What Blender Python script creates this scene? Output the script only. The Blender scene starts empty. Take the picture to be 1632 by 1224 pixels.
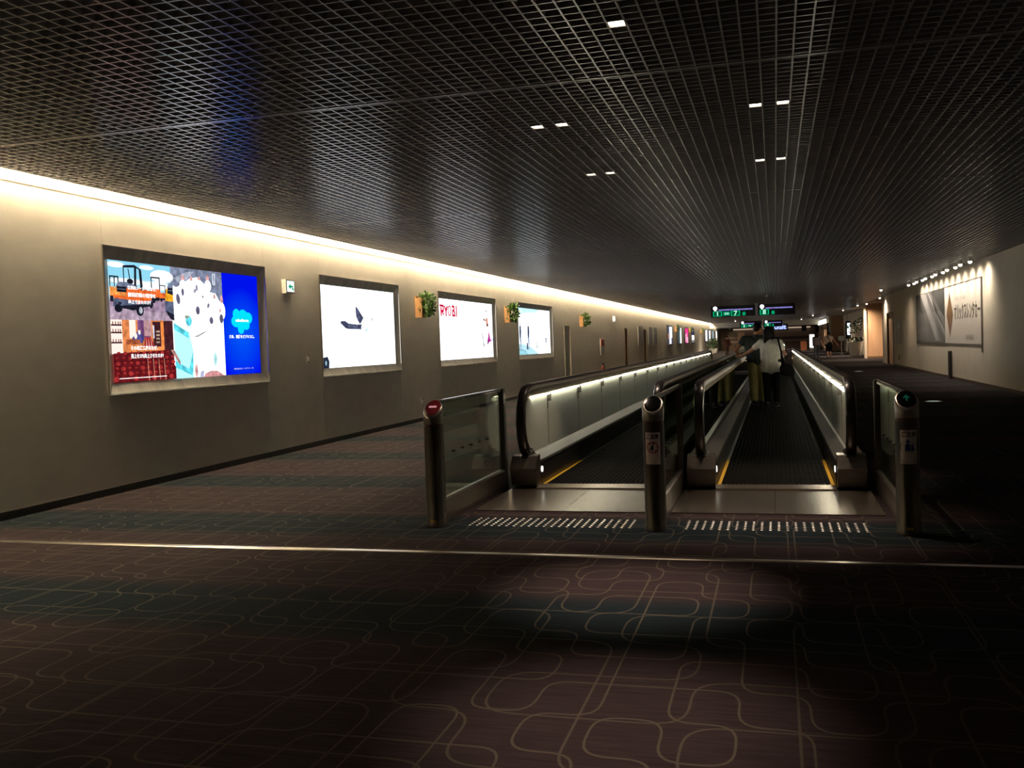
import bpy, bmesh, math, random
from mathutils import Vector, Matrix
random.seed(7)
scene = bpy.context.scene
col = scene.collection
PI = math.pi

# ------------------------------------------------------------------ camera
F_PX = 1500.0
vp = (1235.0, 538.0)
dY = Vector((vp[0] - 816, 612 - vp[1], -F_PX)).normalized()
hz = Vector((1, 0.036, 0))
upv = dY.cross(-hz).normalized()
if upv.y < 0:
    upv = -upv
dX = dY.cross(upv)
rot = Matrix((dX, dY, upv))            # camera space -> world space
cam_d = bpy.data.cameras.new('camera')
cam_d.sensor_fit = 'HORIZONTAL'
cam_d.sensor_width = 36.0
cam_d.lens = F_PX / 1632.0 * 36.0
cam_d.clip_end = 400
cam = bpy.data.objects.new('camera', cam_d)
cam.matrix_world = Matrix.Translation((0, 0, 1.4)) @ rot.to_4x4()
col.objects.link(cam)
scene.camera = cam

# ------------------------------------------------------------------ world, exposure
w = bpy.data.worlds.new('world')
scene.world = w
w.use_nodes = True
w.node_tree.nodes['Background'].inputs['Color'].default_value = (0.6, 0.62, 0.7, 1)
w.node_tree.nodes['Background'].inputs['Strength'].default_value = 0.010
scene.view_settings.view_transform = 'Standard'
scene.view_settings.look = 'None'
scene.view_settings.gamma = 1.0
scene.view_settings.use_curve_mapping = False
scene.view_settings.exposure = 0.0

COVE = 350.0          # emission of the cove tubes on the left wall
DOWN = 270.0          # watts of one ceiling downlight
STRIP = 23.0          # emission of the strips under the handrails
SPOT = 85.0          # watts of one poster spotlight

# ------------------------------------------------------------------ materials
MATS = {}
def mat(name, color, rough=0.5, metal=0.0, coat=0.0, spec=None, noise=0.0, nscale=20.0, bump=0.0, bscale=200.0, stretch=None):
    if name in MATS:
        return MATS[name]
    m = bpy.data.materials.new(name)
    m.use_nodes = True
    nt = m.node_tree
    b = nt.nodes['Principled BSDF']
    b.inputs['Base Color'].default_value = (*color, 1)
    b.inputs['Roughness'].default_value = rough
    b.inputs['Metallic'].default_value = metal
    b.inputs['Coat Weight'].default_value = coat
    if spec is not None:
        b.inputs['Specular IOR Level'].default_value = spec
    if noise > 0 or bump > 0:
        g = nt.nodes.new('ShaderNodeNewGeometry')
        mp = nt.nodes.new('ShaderNodeMapping')
        nt.links.new(g.outputs['Position'], mp.inputs['Vector'])
        if stretch:
            mp.inputs['Scale'].default_value = stretch
        if noise > 0:
            n = nt.nodes.new('ShaderNodeTexNoise')
            n.inputs['Scale'].default_value = nscale
            n.inputs['Detail'].default_value = 4
            nt.links.new(mp.outputs[0], n.inputs['Vector'])
            mr = nt.nodes.new('ShaderNodeMapRange')
            mr.inputs['From Min'].default_value = 0.3
            mr.inputs['From Max'].default_value = 0.7
            mr.inputs['To Min'].default_value = 1 - noise
            mr.inputs['To Max'].default_value = 1 + noise
            nt.links.new(n.outputs['Fac'], mr.inputs['Value'])
            mx = nt.nodes.new('ShaderNodeVectorMath')
            mx.operation = 'SCALE'
            mx.inputs[0].default_value = color
            nt.links.new(mr.outputs[0], mx.inputs['Scale'])
            nt.links.new(mx.outputs[0], b.inputs['Base Color'])
        if bump > 0:
            n2 = nt.nodes.new('ShaderNodeTexNoise')
            n2.inputs['Scale'].default_value = bscale
            nt.links.new(mp.outputs[0], n2.inputs['Vector'])
            bp = nt.nodes.new('ShaderNodeBump')
            bp.inputs['Strength'].default_value = bump
            bp.inputs['Distance'].default_value = 0.003
            nt.links.new(n2.outputs['Fac'], bp.inputs['Height'])
            nt.links.new(bp.outputs[0], b.inputs['Normal'])
    MATS[name] = m
    return m

def emit(color, strength=1.0, sample=True):
    k = 'glow_%.3f_%.3f_%.3f_%.2f_%d' % (*color, strength, sample)
    if k in MATS:
        return MATS[k]
    m = bpy.data.materials.new(k)
    m.use_nodes = True
    nt = m.node_tree
    nt.nodes.clear()
    o = nt.nodes.new('ShaderNodeOutputMaterial')
    e = nt.nodes.new('ShaderNodeEmission')
    e.inputs['Color'].default_value = (*color, 1)
    e.inputs['Strength'].default_value = strength
    nt.links.new(e.outputs[0], o.inputs['Surface'])
    if not sample:
        m.cycles.emission_sampling = 'NONE'
    MATS[k] = m
    return m

def clear_glass(name, tint, refl_rough=0.02, through=1.0, ior=1.45):
    """thin pane: tinted see-through plus fresnel gloss"""
    if name in MATS:
        return MATS[name]
    m = bpy.data.materials.new(name)
    m.use_nodes = True
    nt = m.node_tree
    nt.nodes.clear()
    o = nt.nodes.new('ShaderNodeOutputMaterial')
    t = nt.nodes.new('ShaderNodeBsdfTransparent')
    t.inputs['Color'].default_value = (*[c * through for c in tint], 1)
    g = nt.nodes.new('ShaderNodeBsdfGlossy')
    g.inputs['Color'].default_value = (0.9, 0.95, 0.9, 1)
    g.inputs['Roughness'].default_value = refl_rough
    lw = nt.nodes.new('ShaderNodeLayerWeight')
    pw = nt.nodes.new('ShaderNodeMath'); pw.operation = 'POWER'; pw.inputs[1].default_value = 4.0
    nt.links.new(lw.outputs['Facing'], pw.inputs[0])
    fr = nt.nodes.new('ShaderNodeMath'); fr.operation = 'MULTIPLY_ADD'
    f0 = ((ior - 1) / (ior + 1)) ** 2 * 1.6
    fr.inputs[1].default_value = (1 - f0) * 0.85
    fr.inputs[2].default_value = f0
    nt.links.new(pw.outputs[0], fr.inputs[0])
    mx = nt.nodes.new('ShaderNodeMixShader')
    nt.links.new(fr.outputs[0], mx.inputs[0])
    nt.links.new(t.outputs[0], mx.inputs[1])
    nt.links.new(g.outputs[0], mx.inputs[2])
    nt.links.new(mx.outputs[0], o.inputs['Surface'])
    MATS[name] = m
    return m

def carpet_material():
    m = bpy.data.materials.new('loop_pattern_carpet')
    m.use_nodes = True
    nt = m.node_tree
    L = nt.links
    b = nt.nodes['Principled BSDF']
    b.inputs['Roughness'].default_value = 0.95
    b.inputs['Specular IOR Level'].default_value = 0.02
    geo = nt.nodes.new('ShaderNodeNewGeometry')
    def M(op, a=None, bb=None, c=None):
        n = nt.nodes.new('ShaderNodeMath')
        n.operation = op
        for i, v in enumerate((a, bb, c)):
            if v is None:
                continue
            if isinstance(v, (int, float)):
                n.inputs[i].default_value = v
            else:
                L.new(v, n.inputs[i])
        return n.outputs[0]
    sep = nt.nodes.new('ShaderNodeSeparateXYZ')
    L.new(geo.outputs['Position'], sep.inputs[0])
    X, Y = sep.outputs[0], sep.outputs[1]
    def layer(cx, cy, ox, oy, seed, wid, pcross):
        px = M('ADD', M('DIVIDE', X, cx), ox)
        py = M('ADD', M('DIVIDE', Y, cy), oy)
        ix, iy = M('FLOOR', px), M('FLOOR', py)
        fx, fy = M('SUBTRACT', px, ix), M('SUBTRACT', py, iy)
        cmb = nt.nodes.new('ShaderNodeCombineXYZ')
        L.new(ix, cmb.inputs[0]); L.new(iy, cmb.inputs[1]); cmb.inputs[2].default_value = seed
        wn = nt.nodes.new('ShaderNodeTexWhiteNoise')
        wn.noise_dimensions = '3D'
        L.new(cmb.outputs[0], wn.inputs['Vector'])
        sc = nt.nodes.new('ShaderNodeSeparateColor')
        L.new(wn.outputs['Color'], sc.inputs[0])
        r1, r2 = sc.outputs[0], sc.outputs[1]
        flip = M('GREATER_THAN', r1, 0.5)
        # fx' = flip ? 1-fx : fx
        gx = M('ADD', M('MULTIPLY', flip, M('SUBTRACT', 1.0, M('MULTIPLY', fx, 2.0))), fx)
        P = 3.2
        def ln(a, c):
            return M('POWER', M('ADD', M('POWER', a, P), M('POWER', c, P)), 1.0 / P)
        d1 = M('ABSOLUTE', M('SUBTRACT', ln(gx, fy), 0.5))
        d2 = M('ABSOLUTE', M('SUBTRACT', ln(M('SUBTRACT', 1.0, gx), M('SUBTRACT', 1.0, fy)), 0.5))
        da = M('MINIMUM', d1, d2)
        dc = M('MINIMUM', M('ABSOLUTE', M('SUBTRACT', fx, 0.5)), M('ABSOLUTE', M('SUBTRACT', fy, 0.5)))
        cr = M('LESS_THAN', r2, pcross)
        d = M('ADD', M('MULTIPLY', cr, dc), M('MULTIPLY', M('SUBTRACT', 1.0, cr), da))
        mr = nt.nodes.new('ShaderNodeMapRange')
        mr.interpolation_type = 'SMOOTHSTEP'
        mr.inputs['From Min'].default_value = wid
        mr.inputs['From Max'].default_value = wid * 1.6
        mr.inputs['To Min'].default_value = 1.0
        mr.inputs['To Max'].default_value = 0.0
        L.new(d, mr.inputs['Value'])
        return mr.outputs[0]
    l1 = layer(0.26, 0.34, 0.13, 0.4, 1.0, 0.014, 0.30)
    l2 = layer(0.40, 0.46, 0.37, 0.1, 5.0, 0.010, 0.45)
    line = M('MAXIMUM', l1, M('MULTIPLY', l2, 0.85))
    # woven bands of maroon and blue green running across the hall
    nz = nt.nodes.new('ShaderNodeTexNoise')
    nz.inputs['Scale'].default_value = 0.6
    L.new(geo.outputs['Position'], nz.inputs['Vector'])
    ph = M('ADD', M('MULTIPLY', M('SUBTRACT', Y, 4.72), 2 * PI / 2.35), M('MULTIPLY', nz.outputs['Fac'], 0.5))
    cs = M('COSINE', ph)
    mr = nt.nodes.new('ShaderNodeMapRange')
    mr.interpolation_type = 'SMOOTHSTEP'
    mr.inputs['From Min'].default_value = 0.15
    mr.inputs['From Max'].default_value = 0.8
    L.new(cs, mr.inputs['Value'])
    mixc = nt.nodes.new('ShaderNodeMix')
    mixc.data_type = 'RGBA'
    mixc.inputs['A'].default_value = (0.023, 0.0165, 0.0185, 1)
    mixc.inputs['B'].default_value = (0.0085, 0.0125, 0.0155, 1)
    L.new(mr.outputs[0], mixc.inputs['Factor'])
    # fine rib streaks across the hall
    mp = nt.nodes.new('ShaderNodeMapping')
    mp.inputs['Scale'].default_value = (4, 60, 1)
    L.new(geo.outputs['Position'], mp.inputs['Vector'])
    n2 = nt.nodes.new('ShaderNodeTexNoise')
    n2.inputs['Scale'].default_value = 1.0
    n2.inputs['Detail'].default_value = 3
    L.new(mp.outputs[0], n2.inputs['Vector'])
    mr2 = nt.nodes.new('ShaderNodeMapRange')
    mr2.inputs['From Min'].default_value = 0.3
    mr2.inputs['From Max'].default_value = 0.7
    mr2.inputs['To Min'].default_value = 0.75
    mr2.inputs['To Max'].default_value = 1.25
    L.new(n2.outputs['Fac'], mr2.inputs['Value'])
    vm = nt.nodes.new('ShaderNodeVectorMath')
    vm.operation = 'SCALE'
    L.new(mixc.outputs['Result'], vm.inputs[0])
    L.new(mr2.outputs[0], vm.inputs['Scale'])
    mix2 = nt.nodes.new('ShaderNodeMix')
    mix2.data_type = 'RGBA'
    mix2.inputs['B'].default_value = (0.062, 0.054, 0.042, 1)
    L.new(vm.outputs[0], mix2.inputs['A'])
    L.new(M('MULTIPLY', line, 0.75), mix2.inputs['Factor'])
    L.new(mix2.outputs['Result'], b.inputs['Base Color'])
    return m

STEEL = mat('satin_stainless', (0.24, 0.215, 0.195), 0.3, 0.9, noise=0.12, nscale=8, stretch=(1, 1, 14))
DARKSTEEL = mat('dark_stainless', (0.10, 0.09, 0.082), 0.3, 0.85)
CHROME = mat('polished_steel', (0.6, 0.56, 0.5), 0.14, 1.0)
FRAME = mat('lightbox_steel', (0.50, 0.46, 0.39), 0.42, 0.8, noise=0.2, nscale=2.5, stretch=(1, 3, 0.5))
BRONZE = mat('bronze_rail_guide', (0.45, 0.30, 0.2), 0.2, 1.0)
RUBBER = mat('black_handrail_rubber', (0.013, 0.009, 0.008), 0.28, 0, coat=0.1)
BLACK = mat('black_plastic', (0.008, 0.008, 0.008), 0.45, spec=0.25)
WALLP = mat('beige_wall_panel', (0.64, 0.59, 0.51), 0.75, noise=0.05, nscale=3, bump=0.35, bscale=160, stretch=(1, 1, 2))
WALLR = mat('warm_white_wall', (0.62, 0.56, 0.47), 0.8, noise=0.04, nscale=2)
BROWN = mat('brown_laminate', (0.52, 0.31, 0.18), 0.5, noise=0.1, nscale=3, stretch=(1, 1, 0.2))
DOORB = mat('brown_door', (0.16, 0.095, 0.05), 0.5)
DOORG = mat('grey_door', (0.36, 0.34, 0.31), 0.5)
BASEB = mat('black_baseboard', (0.02, 0.018, 0.016), 0.5)
GRID = mat('grey_ceiling_grid', (0.43, 0.42, 0.45), 0.25, 0.35, spec=0.8)
VOID = mat('black_ceiling_void', (0.012, 0.012, 0.012), 0.9)
PLATE = mat('brushed_landing_plate', (0.30, 0.26, 0.22), 0.25, 0.9, noise=0.15, nscale=6, stretch=(0.4, 12, 1))
PALLET = mat('grooved_black_pallet', (0.006, 0.006, 0.006), 0.6, 0.0, spec=0.004)
DECK = mat('satin_deck_cover', (0.13, 0.125, 0.12), 0.33, 0.8)
SKIRT = mat('dark_skirt_panel', (0.03, 0.03, 0.03), 0.35, 0.4)
YELLOW = mat('yellow_safety_line', (0.5, 0.30, 0.02), 0.5)
WOOD = mat('orange_wood', (0.40, 0.20, 0.075), 0.5, noise=0.15, nscale=10, stretch=(1, 1, 6))
LEAF = mat('green_leaf', (0.055, 0.115, 0.02), 0.45, noise=0.45, nscale=25)
LEAFD = mat('dark_green_leaf', (0.03, 0.055, 0.02), 0.45, noise=0.3, nscale=25)
WHITEP = mat('white_plastic', (0.75, 0.72, 0.66), 0.5)
POTM = mat('pale_pot', (0.88, 0.82, 0.76), 0.5)
FROST = mat('pale_green_balustrade_glass', (0.73, 0.76, 0.71), 0.2, 0.0, coat=0.2)
_nt = FROST.node_tree
_tr = _nt.nodes.new('ShaderNodeBsdfTranslucent')
_tr.inputs['Color'].default_value = (0.74, 0.77, 0.70, 1)
_mx = _nt.nodes.new('ShaderNodeMixShader')
_mx.inputs[0].default_value = 0.45
_nt.links.new(_nt.nodes['Principled BSDF'].outputs[0], _mx.inputs[1])
_nt.links.new(_tr.outputs[0], _mx.inputs[2])
_nt.links.new(_mx.outputs[0], _nt.nodes['Material Output'].inputs['Surface'])
CLEAR = clear_glass('clear_guard_glass', (0.86, 0.92, 0.86), ior=1.62)
SMOKE = clear_glass('smoked_balustrade_glass', (0.34, 0.38, 0.27), ior=1.6)
CARPET = carpet_material()

# ------------------------------------------------------------------ mesh helpers
class MB:
    def __init__(s):
        s.v, s.f, s.m, s.mats = [], [], [], []
    def slot(s, material):
        if material is None:
            return 0
        if material not in s.mats:
            s.mats.append(material)
        return s.mats.index(material)
    def add(s, vs, fs, material=None):
        k = s.slot(material)
        o = len(s.v)
        s.v += [tuple(p) for p in vs]
        s.f += [tuple(i + o for i in f) for f in fs]
        s.m += [k] * len(fs)
        return s
    def box(s, x0, x1, y0, y1, z0, z1, material=None):
        return s.add([(x0, y0, z0), (x1, y0, z0), (x1, y1, z0), (x0, y1, z0), (x0, y0, z1), (x1, y0, z1), (x1, y1, z1), (x0, y1, z1)],
                     [(0, 3, 2, 1), (4, 5, 6, 7), (0, 1, 5, 4), (1, 2, 6, 5), (2, 3, 7, 6), (3, 0, 4, 7)], material)
    def lathe(s, c, prof, n=20, material=None, top=None):
        """prof: (radius, z) list, closed with caps; top(angle, r, z) may bend the last rings"""
        vs, fs = [], []
        for r, z in prof:
            for i in range(n):
                a = 2 * PI * i / n
                vs.append((c[0] + r * math.cos(a), c[1] + r * math.sin(a), c[2] + z))
        for k in range(len(prof) - 1):
            for i in range(n):
                j = (i + 1) % n
                fs.append((k * n + i, k * n + j, (k + 1) * n + j, (k + 1) * n + i))
        fs.append(tuple(range(n - 1, -1, -1)))
        fs.append(tuple((len(prof) - 1) * n + i for i in range(n)))
        return s.add(vs, fs, material)
    def sweep(s, path, prof, closed_prof=True, side=Vector((1, 0, 0)), material=None):
        """sweep a profile (a along side, b along normal) over a path lying in a plane normal to side"""
        vs, fs = [], []
        n = len(prof)
        P = [Vector(p) for p in path]
        for i, p in enumerate(P):
            t = (P[min(i + 1, len(P) - 1)] - P[max(i - 1, 0)]).normalized()
            nr = side.cross(t).normalized()
            for a, b in prof:
                vs.append(p + side * a + nr * b)
        for i in range(len(P) - 1):
            for k in range(n if closed_prof else n - 1):
                l = (k + 1) % n
                fs.append((i * n + k, i * n + l, (i + 1) * n + l, (i + 1) * n + k))
        if closed_prof:
            fs.append(tuple(range(n - 1, -1, -1)))
            fs.append(tuple((len(P) - 1) * n + k for k in range(n)))
        return s.add(vs, fs, material)
    def tube(s, path, r, n=8, material=None):
        P = [Vector(p) for p in path]
        rs = r if isinstance(r, (list, tuple)) else [r] * len(P)
        vs, fs = [], []
        ref = None
        for i, p in enumerate(P):
            t = (P[min(i + 1, len(P) - 1)] - P[max(i - 1, 0)]).normalized()
            if ref is None:
                ref = t.orthogonal().normalized()
            ref = (ref - t * ref.dot(t)).normalized()
            bi = t.cross(ref)
            for k in range(n):
                a = 2 * PI * k / n
                vs.append(p + (ref * math.cos(a) + bi * math.sin(a)) * rs[i])
        for i in range(len(P) - 1):
            for k in range(n):
                l = (k + 1) % n
                fs.append((i * n + k, i * n + l, (i + 1) * n + l, (i + 1) * n + k))
        fs.append(tuple(range(n - 1, -1, -1)))
        fs.append(tuple((len(P) - 1) * n + k for k in range(n)))
        return s.add(vs, fs, material)
    def extrude_x(s, poly, x0, x1, material=None):
        """poly: (y, z) outline, extruded along x"""
        n = len(poly)
        vs = [(x0, y, z) for y, z in poly] + [(x1, y, z) for y, z in poly]
        fs = [tuple(range(n)), tuple(range(2 * n - 1, n - 1, -1))]
        fs += [(i, i + n, (i + 1) % n + n, (i + 1) % n) for i in range(n)]
        return s.add(vs, fs, material)
    def extrude_y(s, poly, y0, y1, material=None):
        n = len(poly)
        vs = [(x, y0, z) for x, z in poly] + [(x, y1, z) for x, z in poly]
        fs = [tuple(range(n - 1, -1, -1)), tuple(range(n, 2 * n))]
        fs += [(i, (i + 1) % n, (i + 1) % n + n, i + n) for i in range(n)]
        return s.add(vs, fs, material)
    def ball(s, c, r, n=10, material=None):
        rx, ry, rz = r if isinstance(r, (tuple, list)) else (r, r, r)
        vs, fs = [], []
        m = max(4, n // 2)
        for i in range(m + 1):
            t = PI * i / m
            for k in range(n):
                a = 2 * PI * k / n
                vs.append((c[0] + rx * math.sin(t) * math.cos(a), c[1] + ry * math.sin(t) * math.sin(a), c[2] + rz * math.cos(t)))
        for i in range(m):
            for k in range(n):
                l = (k + 1) % n
                fs.append((i * n + k, (i + 1) * n + k, (i + 1) * n + l, i * n + l))
        return s.add(vs, fs, material)

ORG = {}
def tag(o, label=None, cat=None, group=None, kind=None):
    if label: o['label'] = label
    if cat: o['category'] = cat
    if group: o['group'] = group
    if kind: o['kind'] = kind
    return o
def mesh_of(name, mb, material, off=(0, 0, 0), smooth=False):
    me = bpy.data.meshes.new(name)
    me.from_pydata([(x - off[0], y - off[1], z - off[2]) for x, y, z in mb.v], [], mb.f)
    if material is not None:
        me.materials.append(material)
    else:
        for mm in mb.mats:
            me.materials.append(mm)
        me.polygons.foreach_set('material_index', mb.m)
    bm = bmesh.new()
    bm.from_mesh(me)
    if material is not None and material not in NOMERGE:
        bmesh.ops.remove_doubles(bm, verts=bm.verts, dist=1e-5)
        bmesh.ops.recalc_face_normals(bm, faces=bm.faces)
    bm.to_mesh(me)
    bm.free()
    if smooth:
        me.polygons.foreach_set('use_smooth', [True] * len(me.polygons))
        try:
            me.set_sharp_from_angle(angle=math.radians(40))
        except Exception:
            pass
    me.update()
    return me
NOMERGE = set()
def obj(name, mb, material=None, parent=None, smooth=False, at=None, label=None):
    """mb holds world coordinates; the object's origin is its parent's origin, or 'at'"""
    if parent is not None:
        off = ORG[parent.name]
    else:
        off = at or (0, 0, 0)
    o = bpy.data.objects.new(name, mesh_of(name, mb, material, off, smooth))
    col.objects.link(o)
    if parent is not None:
        o.parent = parent
    else:
        o.location = off
    ORG[o.name] = off
    if label: o['label'] = label
    return o
def inst(name, me, parent, loc):
    """another object that shares mesh data; loc in world coordinates"""
    o = bpy.data.objects.new(name, me)
    col.objects.link(o)
    if parent is not None:
        off = ORG[parent.name]
        o.parent = parent
        o.location = (loc[0] - off[0], loc[1] - off[1], loc[2] - off[2])
    else:
        o.location = loc
    ORG[o.name] = tuple(loc)
    return o
def thing(name, loc, label, cat, group=None):
    o = bpy.data.objects.new(name, None)
    o.empty_display_size = 0.2
    col.objects.link(o)
    o.location = loc
    ORG[o.name] = tuple(loc)
    return tag(o, label, cat, group)
def structure(name, mb, material, at=None, parent=None):
    o = obj(name, mb, material, parent, at=at)
    o['kind'] = 'structure'
    return o

def text_polys(txt, size, align='LEFT', squash=1.0, bold=0.0):
    cu = bpy.data.curves.new('t', 'FONT')
    cu.body = txt
    cu.size = size
    cu.align_x = align
    cu.align_y = 'CENTER'
    cu.offset = bold
    cu.resolution_u = 3
    ob = bpy.data.objects.new('t', cu)
    col.objects.link(ob)
    dg = bpy.context.evaluated_depsgraph_get()
    me = bpy.data.meshes.new_from_object(ob.evaluated_get(dg))
    vs = [(v.co.x * squash, v.co.y) for v in me.vertices]
    fs = [tuple(p.vertices) for p in me.polygons]
    bpy.data.objects.remove(ob)
    bpy.data.curves.remove(cu)
    bpy.data.meshes.remove(me)
    return vs, fs

class Plane:
    """flat print: origin, u and v directions, normal"""
    def __init__(s, o, u, v, n):
        s.o, s.u, s.v, s.n = Vector(o), Vector(u), Vector(v), Vector(n)
        s.k = 0
        s.mb = MB()
    def pt(s, a, b):
        return s.o + s.u * a + s.v * b + s.n * (0.0005 * s.k)
    def poly(s, m, pts):
        s.k += 1
        s.mb.add([s.pt(a, b) for a, b in pts], [tuple(range(len(pts)))], m)
    def rect(s, m, a0, a1, b0, b1):
        s.poly(m, [(a0, b0), (a1, b0), (a1, b1), (a0, b1)])
    def oval(s, m, a, b, ra, rb, n=14, rot=0):
        c, d = math.cos(rot), math.sin(rot)
        s.poly(m, [(a + ra * math.cos(t) * c - rb * math.sin(t) * d, b + ra * math.cos(t) * d + rb * math.sin(t) * c) for t in [2 * PI * i / n for i in range(n)]])
    def ring(s, m, a, b, r, wdt, n=20):
        s.k += 1
        vs, fs = [], []
        for i in range(n):
            t = 2 * PI * i / n
            vs += [s.pt(a + r * math.cos(t), b + r * math.sin(t)), s.pt(a + (r - wdt) * math.cos(t), b + (r - wdt) * math.sin(t))]
        for i in range(n):
            j = (i + 1) % n
            fs.append((2 * i, 2 * j, 2 * j + 1, 2 * i + 1))
        s.mb.add(vs, fs, m)
    def text(s, m, a, b, txt, size, align='LEFT', squash=1.0, bold=0.0):
        s.k += 1
        vs, fs = text_polys(txt, size, align, squash, bold)
        s.mb.add([s.pt(a + x, b + y) for x, y in vs], fs, m)
    def done(s, name, parent, label=None):
        o = obj(name, s.mb, None, parent)
        if label: o['label'] = label
        return o

# ================================================================== STRUCTURE
XL, XR, ZC = -6.75, 5.0, 3.16
YB, YE = -6.0, 124.0
structure('floor', MB().box(XL - 0.3, 9.0, YB, YE + 1, -0.1, 0.0), CARPET, at=(0, 0, 0))

# --- ceiling: black void with an open grid of blades below it
ceil = structure('ceiling', MB().box(XL - 0.3, 9.0, YB, YE + 1, 3.62, 3.72), VOID, at=(0, 0, 3.62))
XE = -6.58                                   # left edge of the grid, the cove is beyond it
BT, BH = 0.0055, 0.042
long_me = mesh_of('grid_blade', MB().box(-BT, BT, 0, YE - YB, 0, BH), GRID)
nx = int((XR - XE) / 0.1)
for i in range(nx + 1):
    inst('grid_blade', long_me, ceil, (XE + 0.03 + i * 0.1, YB, ZC))
cross_me = mesh_of('grid_crossblade', MB().box(XE, XR, -BT, BT, 0.0005, BH - 0.004), GRID)
joint_me = mesh_of('grid_joint_rail', MB().box(XE, XR, -0.014, 0.014, -0.003, BH), GRID)
yy, n_ind, rest = 3.0, 0, MB()
joints = [0.63, 6.25, 11.87, 17.49, 23.11, 28.73, 34.35, 39.97]
while yy < 105:
    if min(abs(yy - j) for j in joints) > 0.045:
        if n_ind < 175:
            inst('grid_crossblade', cross_me, ceil, (0, yy, ZC))
            n_ind += 1
        else:
            rest.box(XE, XR, yy - BT, yy + BT, ZC + 0.0005, ZC + BH - 0.004)
    yy += 0.1
o = obj('far_grid_crossblades', rest, GRID, ceil)
o['kind'] = 'stuff'
for j in joints:
    inst('grid_joint_rail', joint_me, ceil, (0, j, ZC))
obj('grid_edge_trim', MB().box(XE - 0.012, XE, YB, YE, ZC - 0.002, ZC + 0.07), mat('pale_edge_trim', (0.55, 0.5, 0.42), 0.6), ceil)
# plain soffit over the recess on the right
structure('trim_1', MB().box(XR, 9.0, 44, YE, ZC, ZC + 0.06), mat('plain_soffit', (0.32, 0.28, 0.24), 0.8), at=(XR, 44, ZC))

# --- left wall: backing slab and panels with openings for the lightboxes
WT = 0.1
wl = structure('wall_left', MB().box(XL - 0.3, XL - WT - 0.05, YB, YE, 0, 3.62), WALLP, at=(XL, 0, 0))
BOX = [(8.38, 11.60), (13.24, 16.38), (18.55, 22.70), (24.85, 28.95)]
BZ0, BZ1 = 1.056, 2.61
def wpanel(y0, y1, z0, z1):
    g = 0.001
    obj('wall_panel', MB().box(XL - WT, XL, y0 + g, y1 - g, z0, z1), WALLP, wl)
DOORS = [(30.65, 31.65, 2.1), (43.75, 44.55, 2.1), (50.3, 51.3, 2.1)]
cuts = [YB, 2.4]
y = 2.4
edges = [2.4]
for a, b in BOX:
    wpanel(edges[-1], a, 0, 3.62)
    wpanel(a, b, 0, BZ0)
    wpanel(a, b, BZ1, 3.62)
    edges.append(b)
wpanel(YB, 2.4, 0, 3.62)
wpanel(28.95, 30.65, 0, 3.62)
prev = 30.65
for a, b, h in DOORS:
    if a > prev:
        k = prev
        while a - k > 6.5:
            wpanel(k, k + 4.6, 0, 3.62)
            k += 4.6
        wpanel(k, a, 0, 3.62)
    wpanel(a, b, h, 3.62)
    prev = b
k = prev
while k < YE:
    wpanel(k, min(k + 6.1, YE), 0, 3.62)
    k += 6.1
# baseboard in runs between the doors
bb = MB()
k = YB
for a, b, h in DOORS + [(YE, YE, 0)]:
    bb.box(XL, XL + 0.015, k, a, 0, 0.075)
    k = b
structure('baseboard_left', bb, BASEB, at=(XL, 0, 0))
for n, (a, b, h) in enumerate(DOORS):
    m = DOORG if n == 0 else DOORB
    d = structure('door_%d' % (n + 1), MB().box(XL - 0.09, XL - 0.05, a + 0.05, b - 0.05, 0, h - 0.05), m, at=(XL, a, 0))
    fr = MB().box(XL - WT, XL + 0.012, a, a + 0.05, 0, h).box(XL - WT, XL + 0.012, b - 0.05, b, 0, h).box(XL - WT, XL + 0.012, a, b, h - 0.05, h)
    obj('door_frame', fr, mat('pale_door_frame', (0.66, 0.6, 0.5), 0.5) if n == 0 else DOORB, d)
    hd = MB().tube([(XL - 0.05, a + 0.12, 1.0), (XL - 0.0, a + 0.12, 1.0), (XL - 0.0, a + 0.25, 1.0)], 0.012)
    obj('door_handle', hd, STEEL, d, smooth=True)

# --- right wall up to the recess
wr = MB().box(XR, XR + 0.25, YB, 44.2, 0, 3.62).box(XR, XR + 0.25, 46.6, 48.6, 0, 3.62).box(XR, XR + 0.25, 44.2, 46.6, 2.35, 3.62)
structure('wall_right', wr, WALLR, at=(XR, 0, 0))
structure('baseboard_right', MB().box(XR - 0.015, XR, YB, 44.2, 0, 0.08), mat('brown_baseboard', (0.07, 0.045, 0.03), 0.6), at=(XR, 0, 0))
d = structure('door_4', MB().box(XR + 0.06, XR + 0.1, 44.25, 46.55, 0, 2.3), BROWN, at=(XR, 44.2, 0))
obj('door_frame', MB().box(XR - 0.02, XR + 0.12, 44.2, 44.28, 0, 2.35).box(XR - 0.02, XR + 0.12, 46.52, 46.6, 0, 2.35).box(XR - 0.02, XR + 0.12, 44.2, 46.6, 2.3, 2.35), DOORB, d)
structure('wall_recess', MB().box(XR + 0.05, 9.0, 58.0, 58.4, 0, ZC), BROWN, at=(XR, 58, 0))
structure('trim_2', MB().box(XR - 0.02, XR + 0.12, 57.93, 58.42, 0, ZC), mat('pale_corner_post', (0.6, 0.5, 0.4), 0.6), at=(XR, 58, 0))
structure('baseboard_recess', MB().box(XR + 0.12, 9.0, 57.96, 58.0, 0, 0.12), DOORB, at=(XR, 58, 0))
structure('wall_recess_side', MB().box(5.95, 6.15, 58.4, 90, 0, ZC).box(5.84, 6.1, 84.0, 84.6, 0, ZC), WALLR, at=(5.95, 58.4, 0))
structure('wall_recess_back', MB().box(4.9, 5.95, 89.7, 90, 0, ZC), BROWN, at=(4.9, 90, 0))
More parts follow.
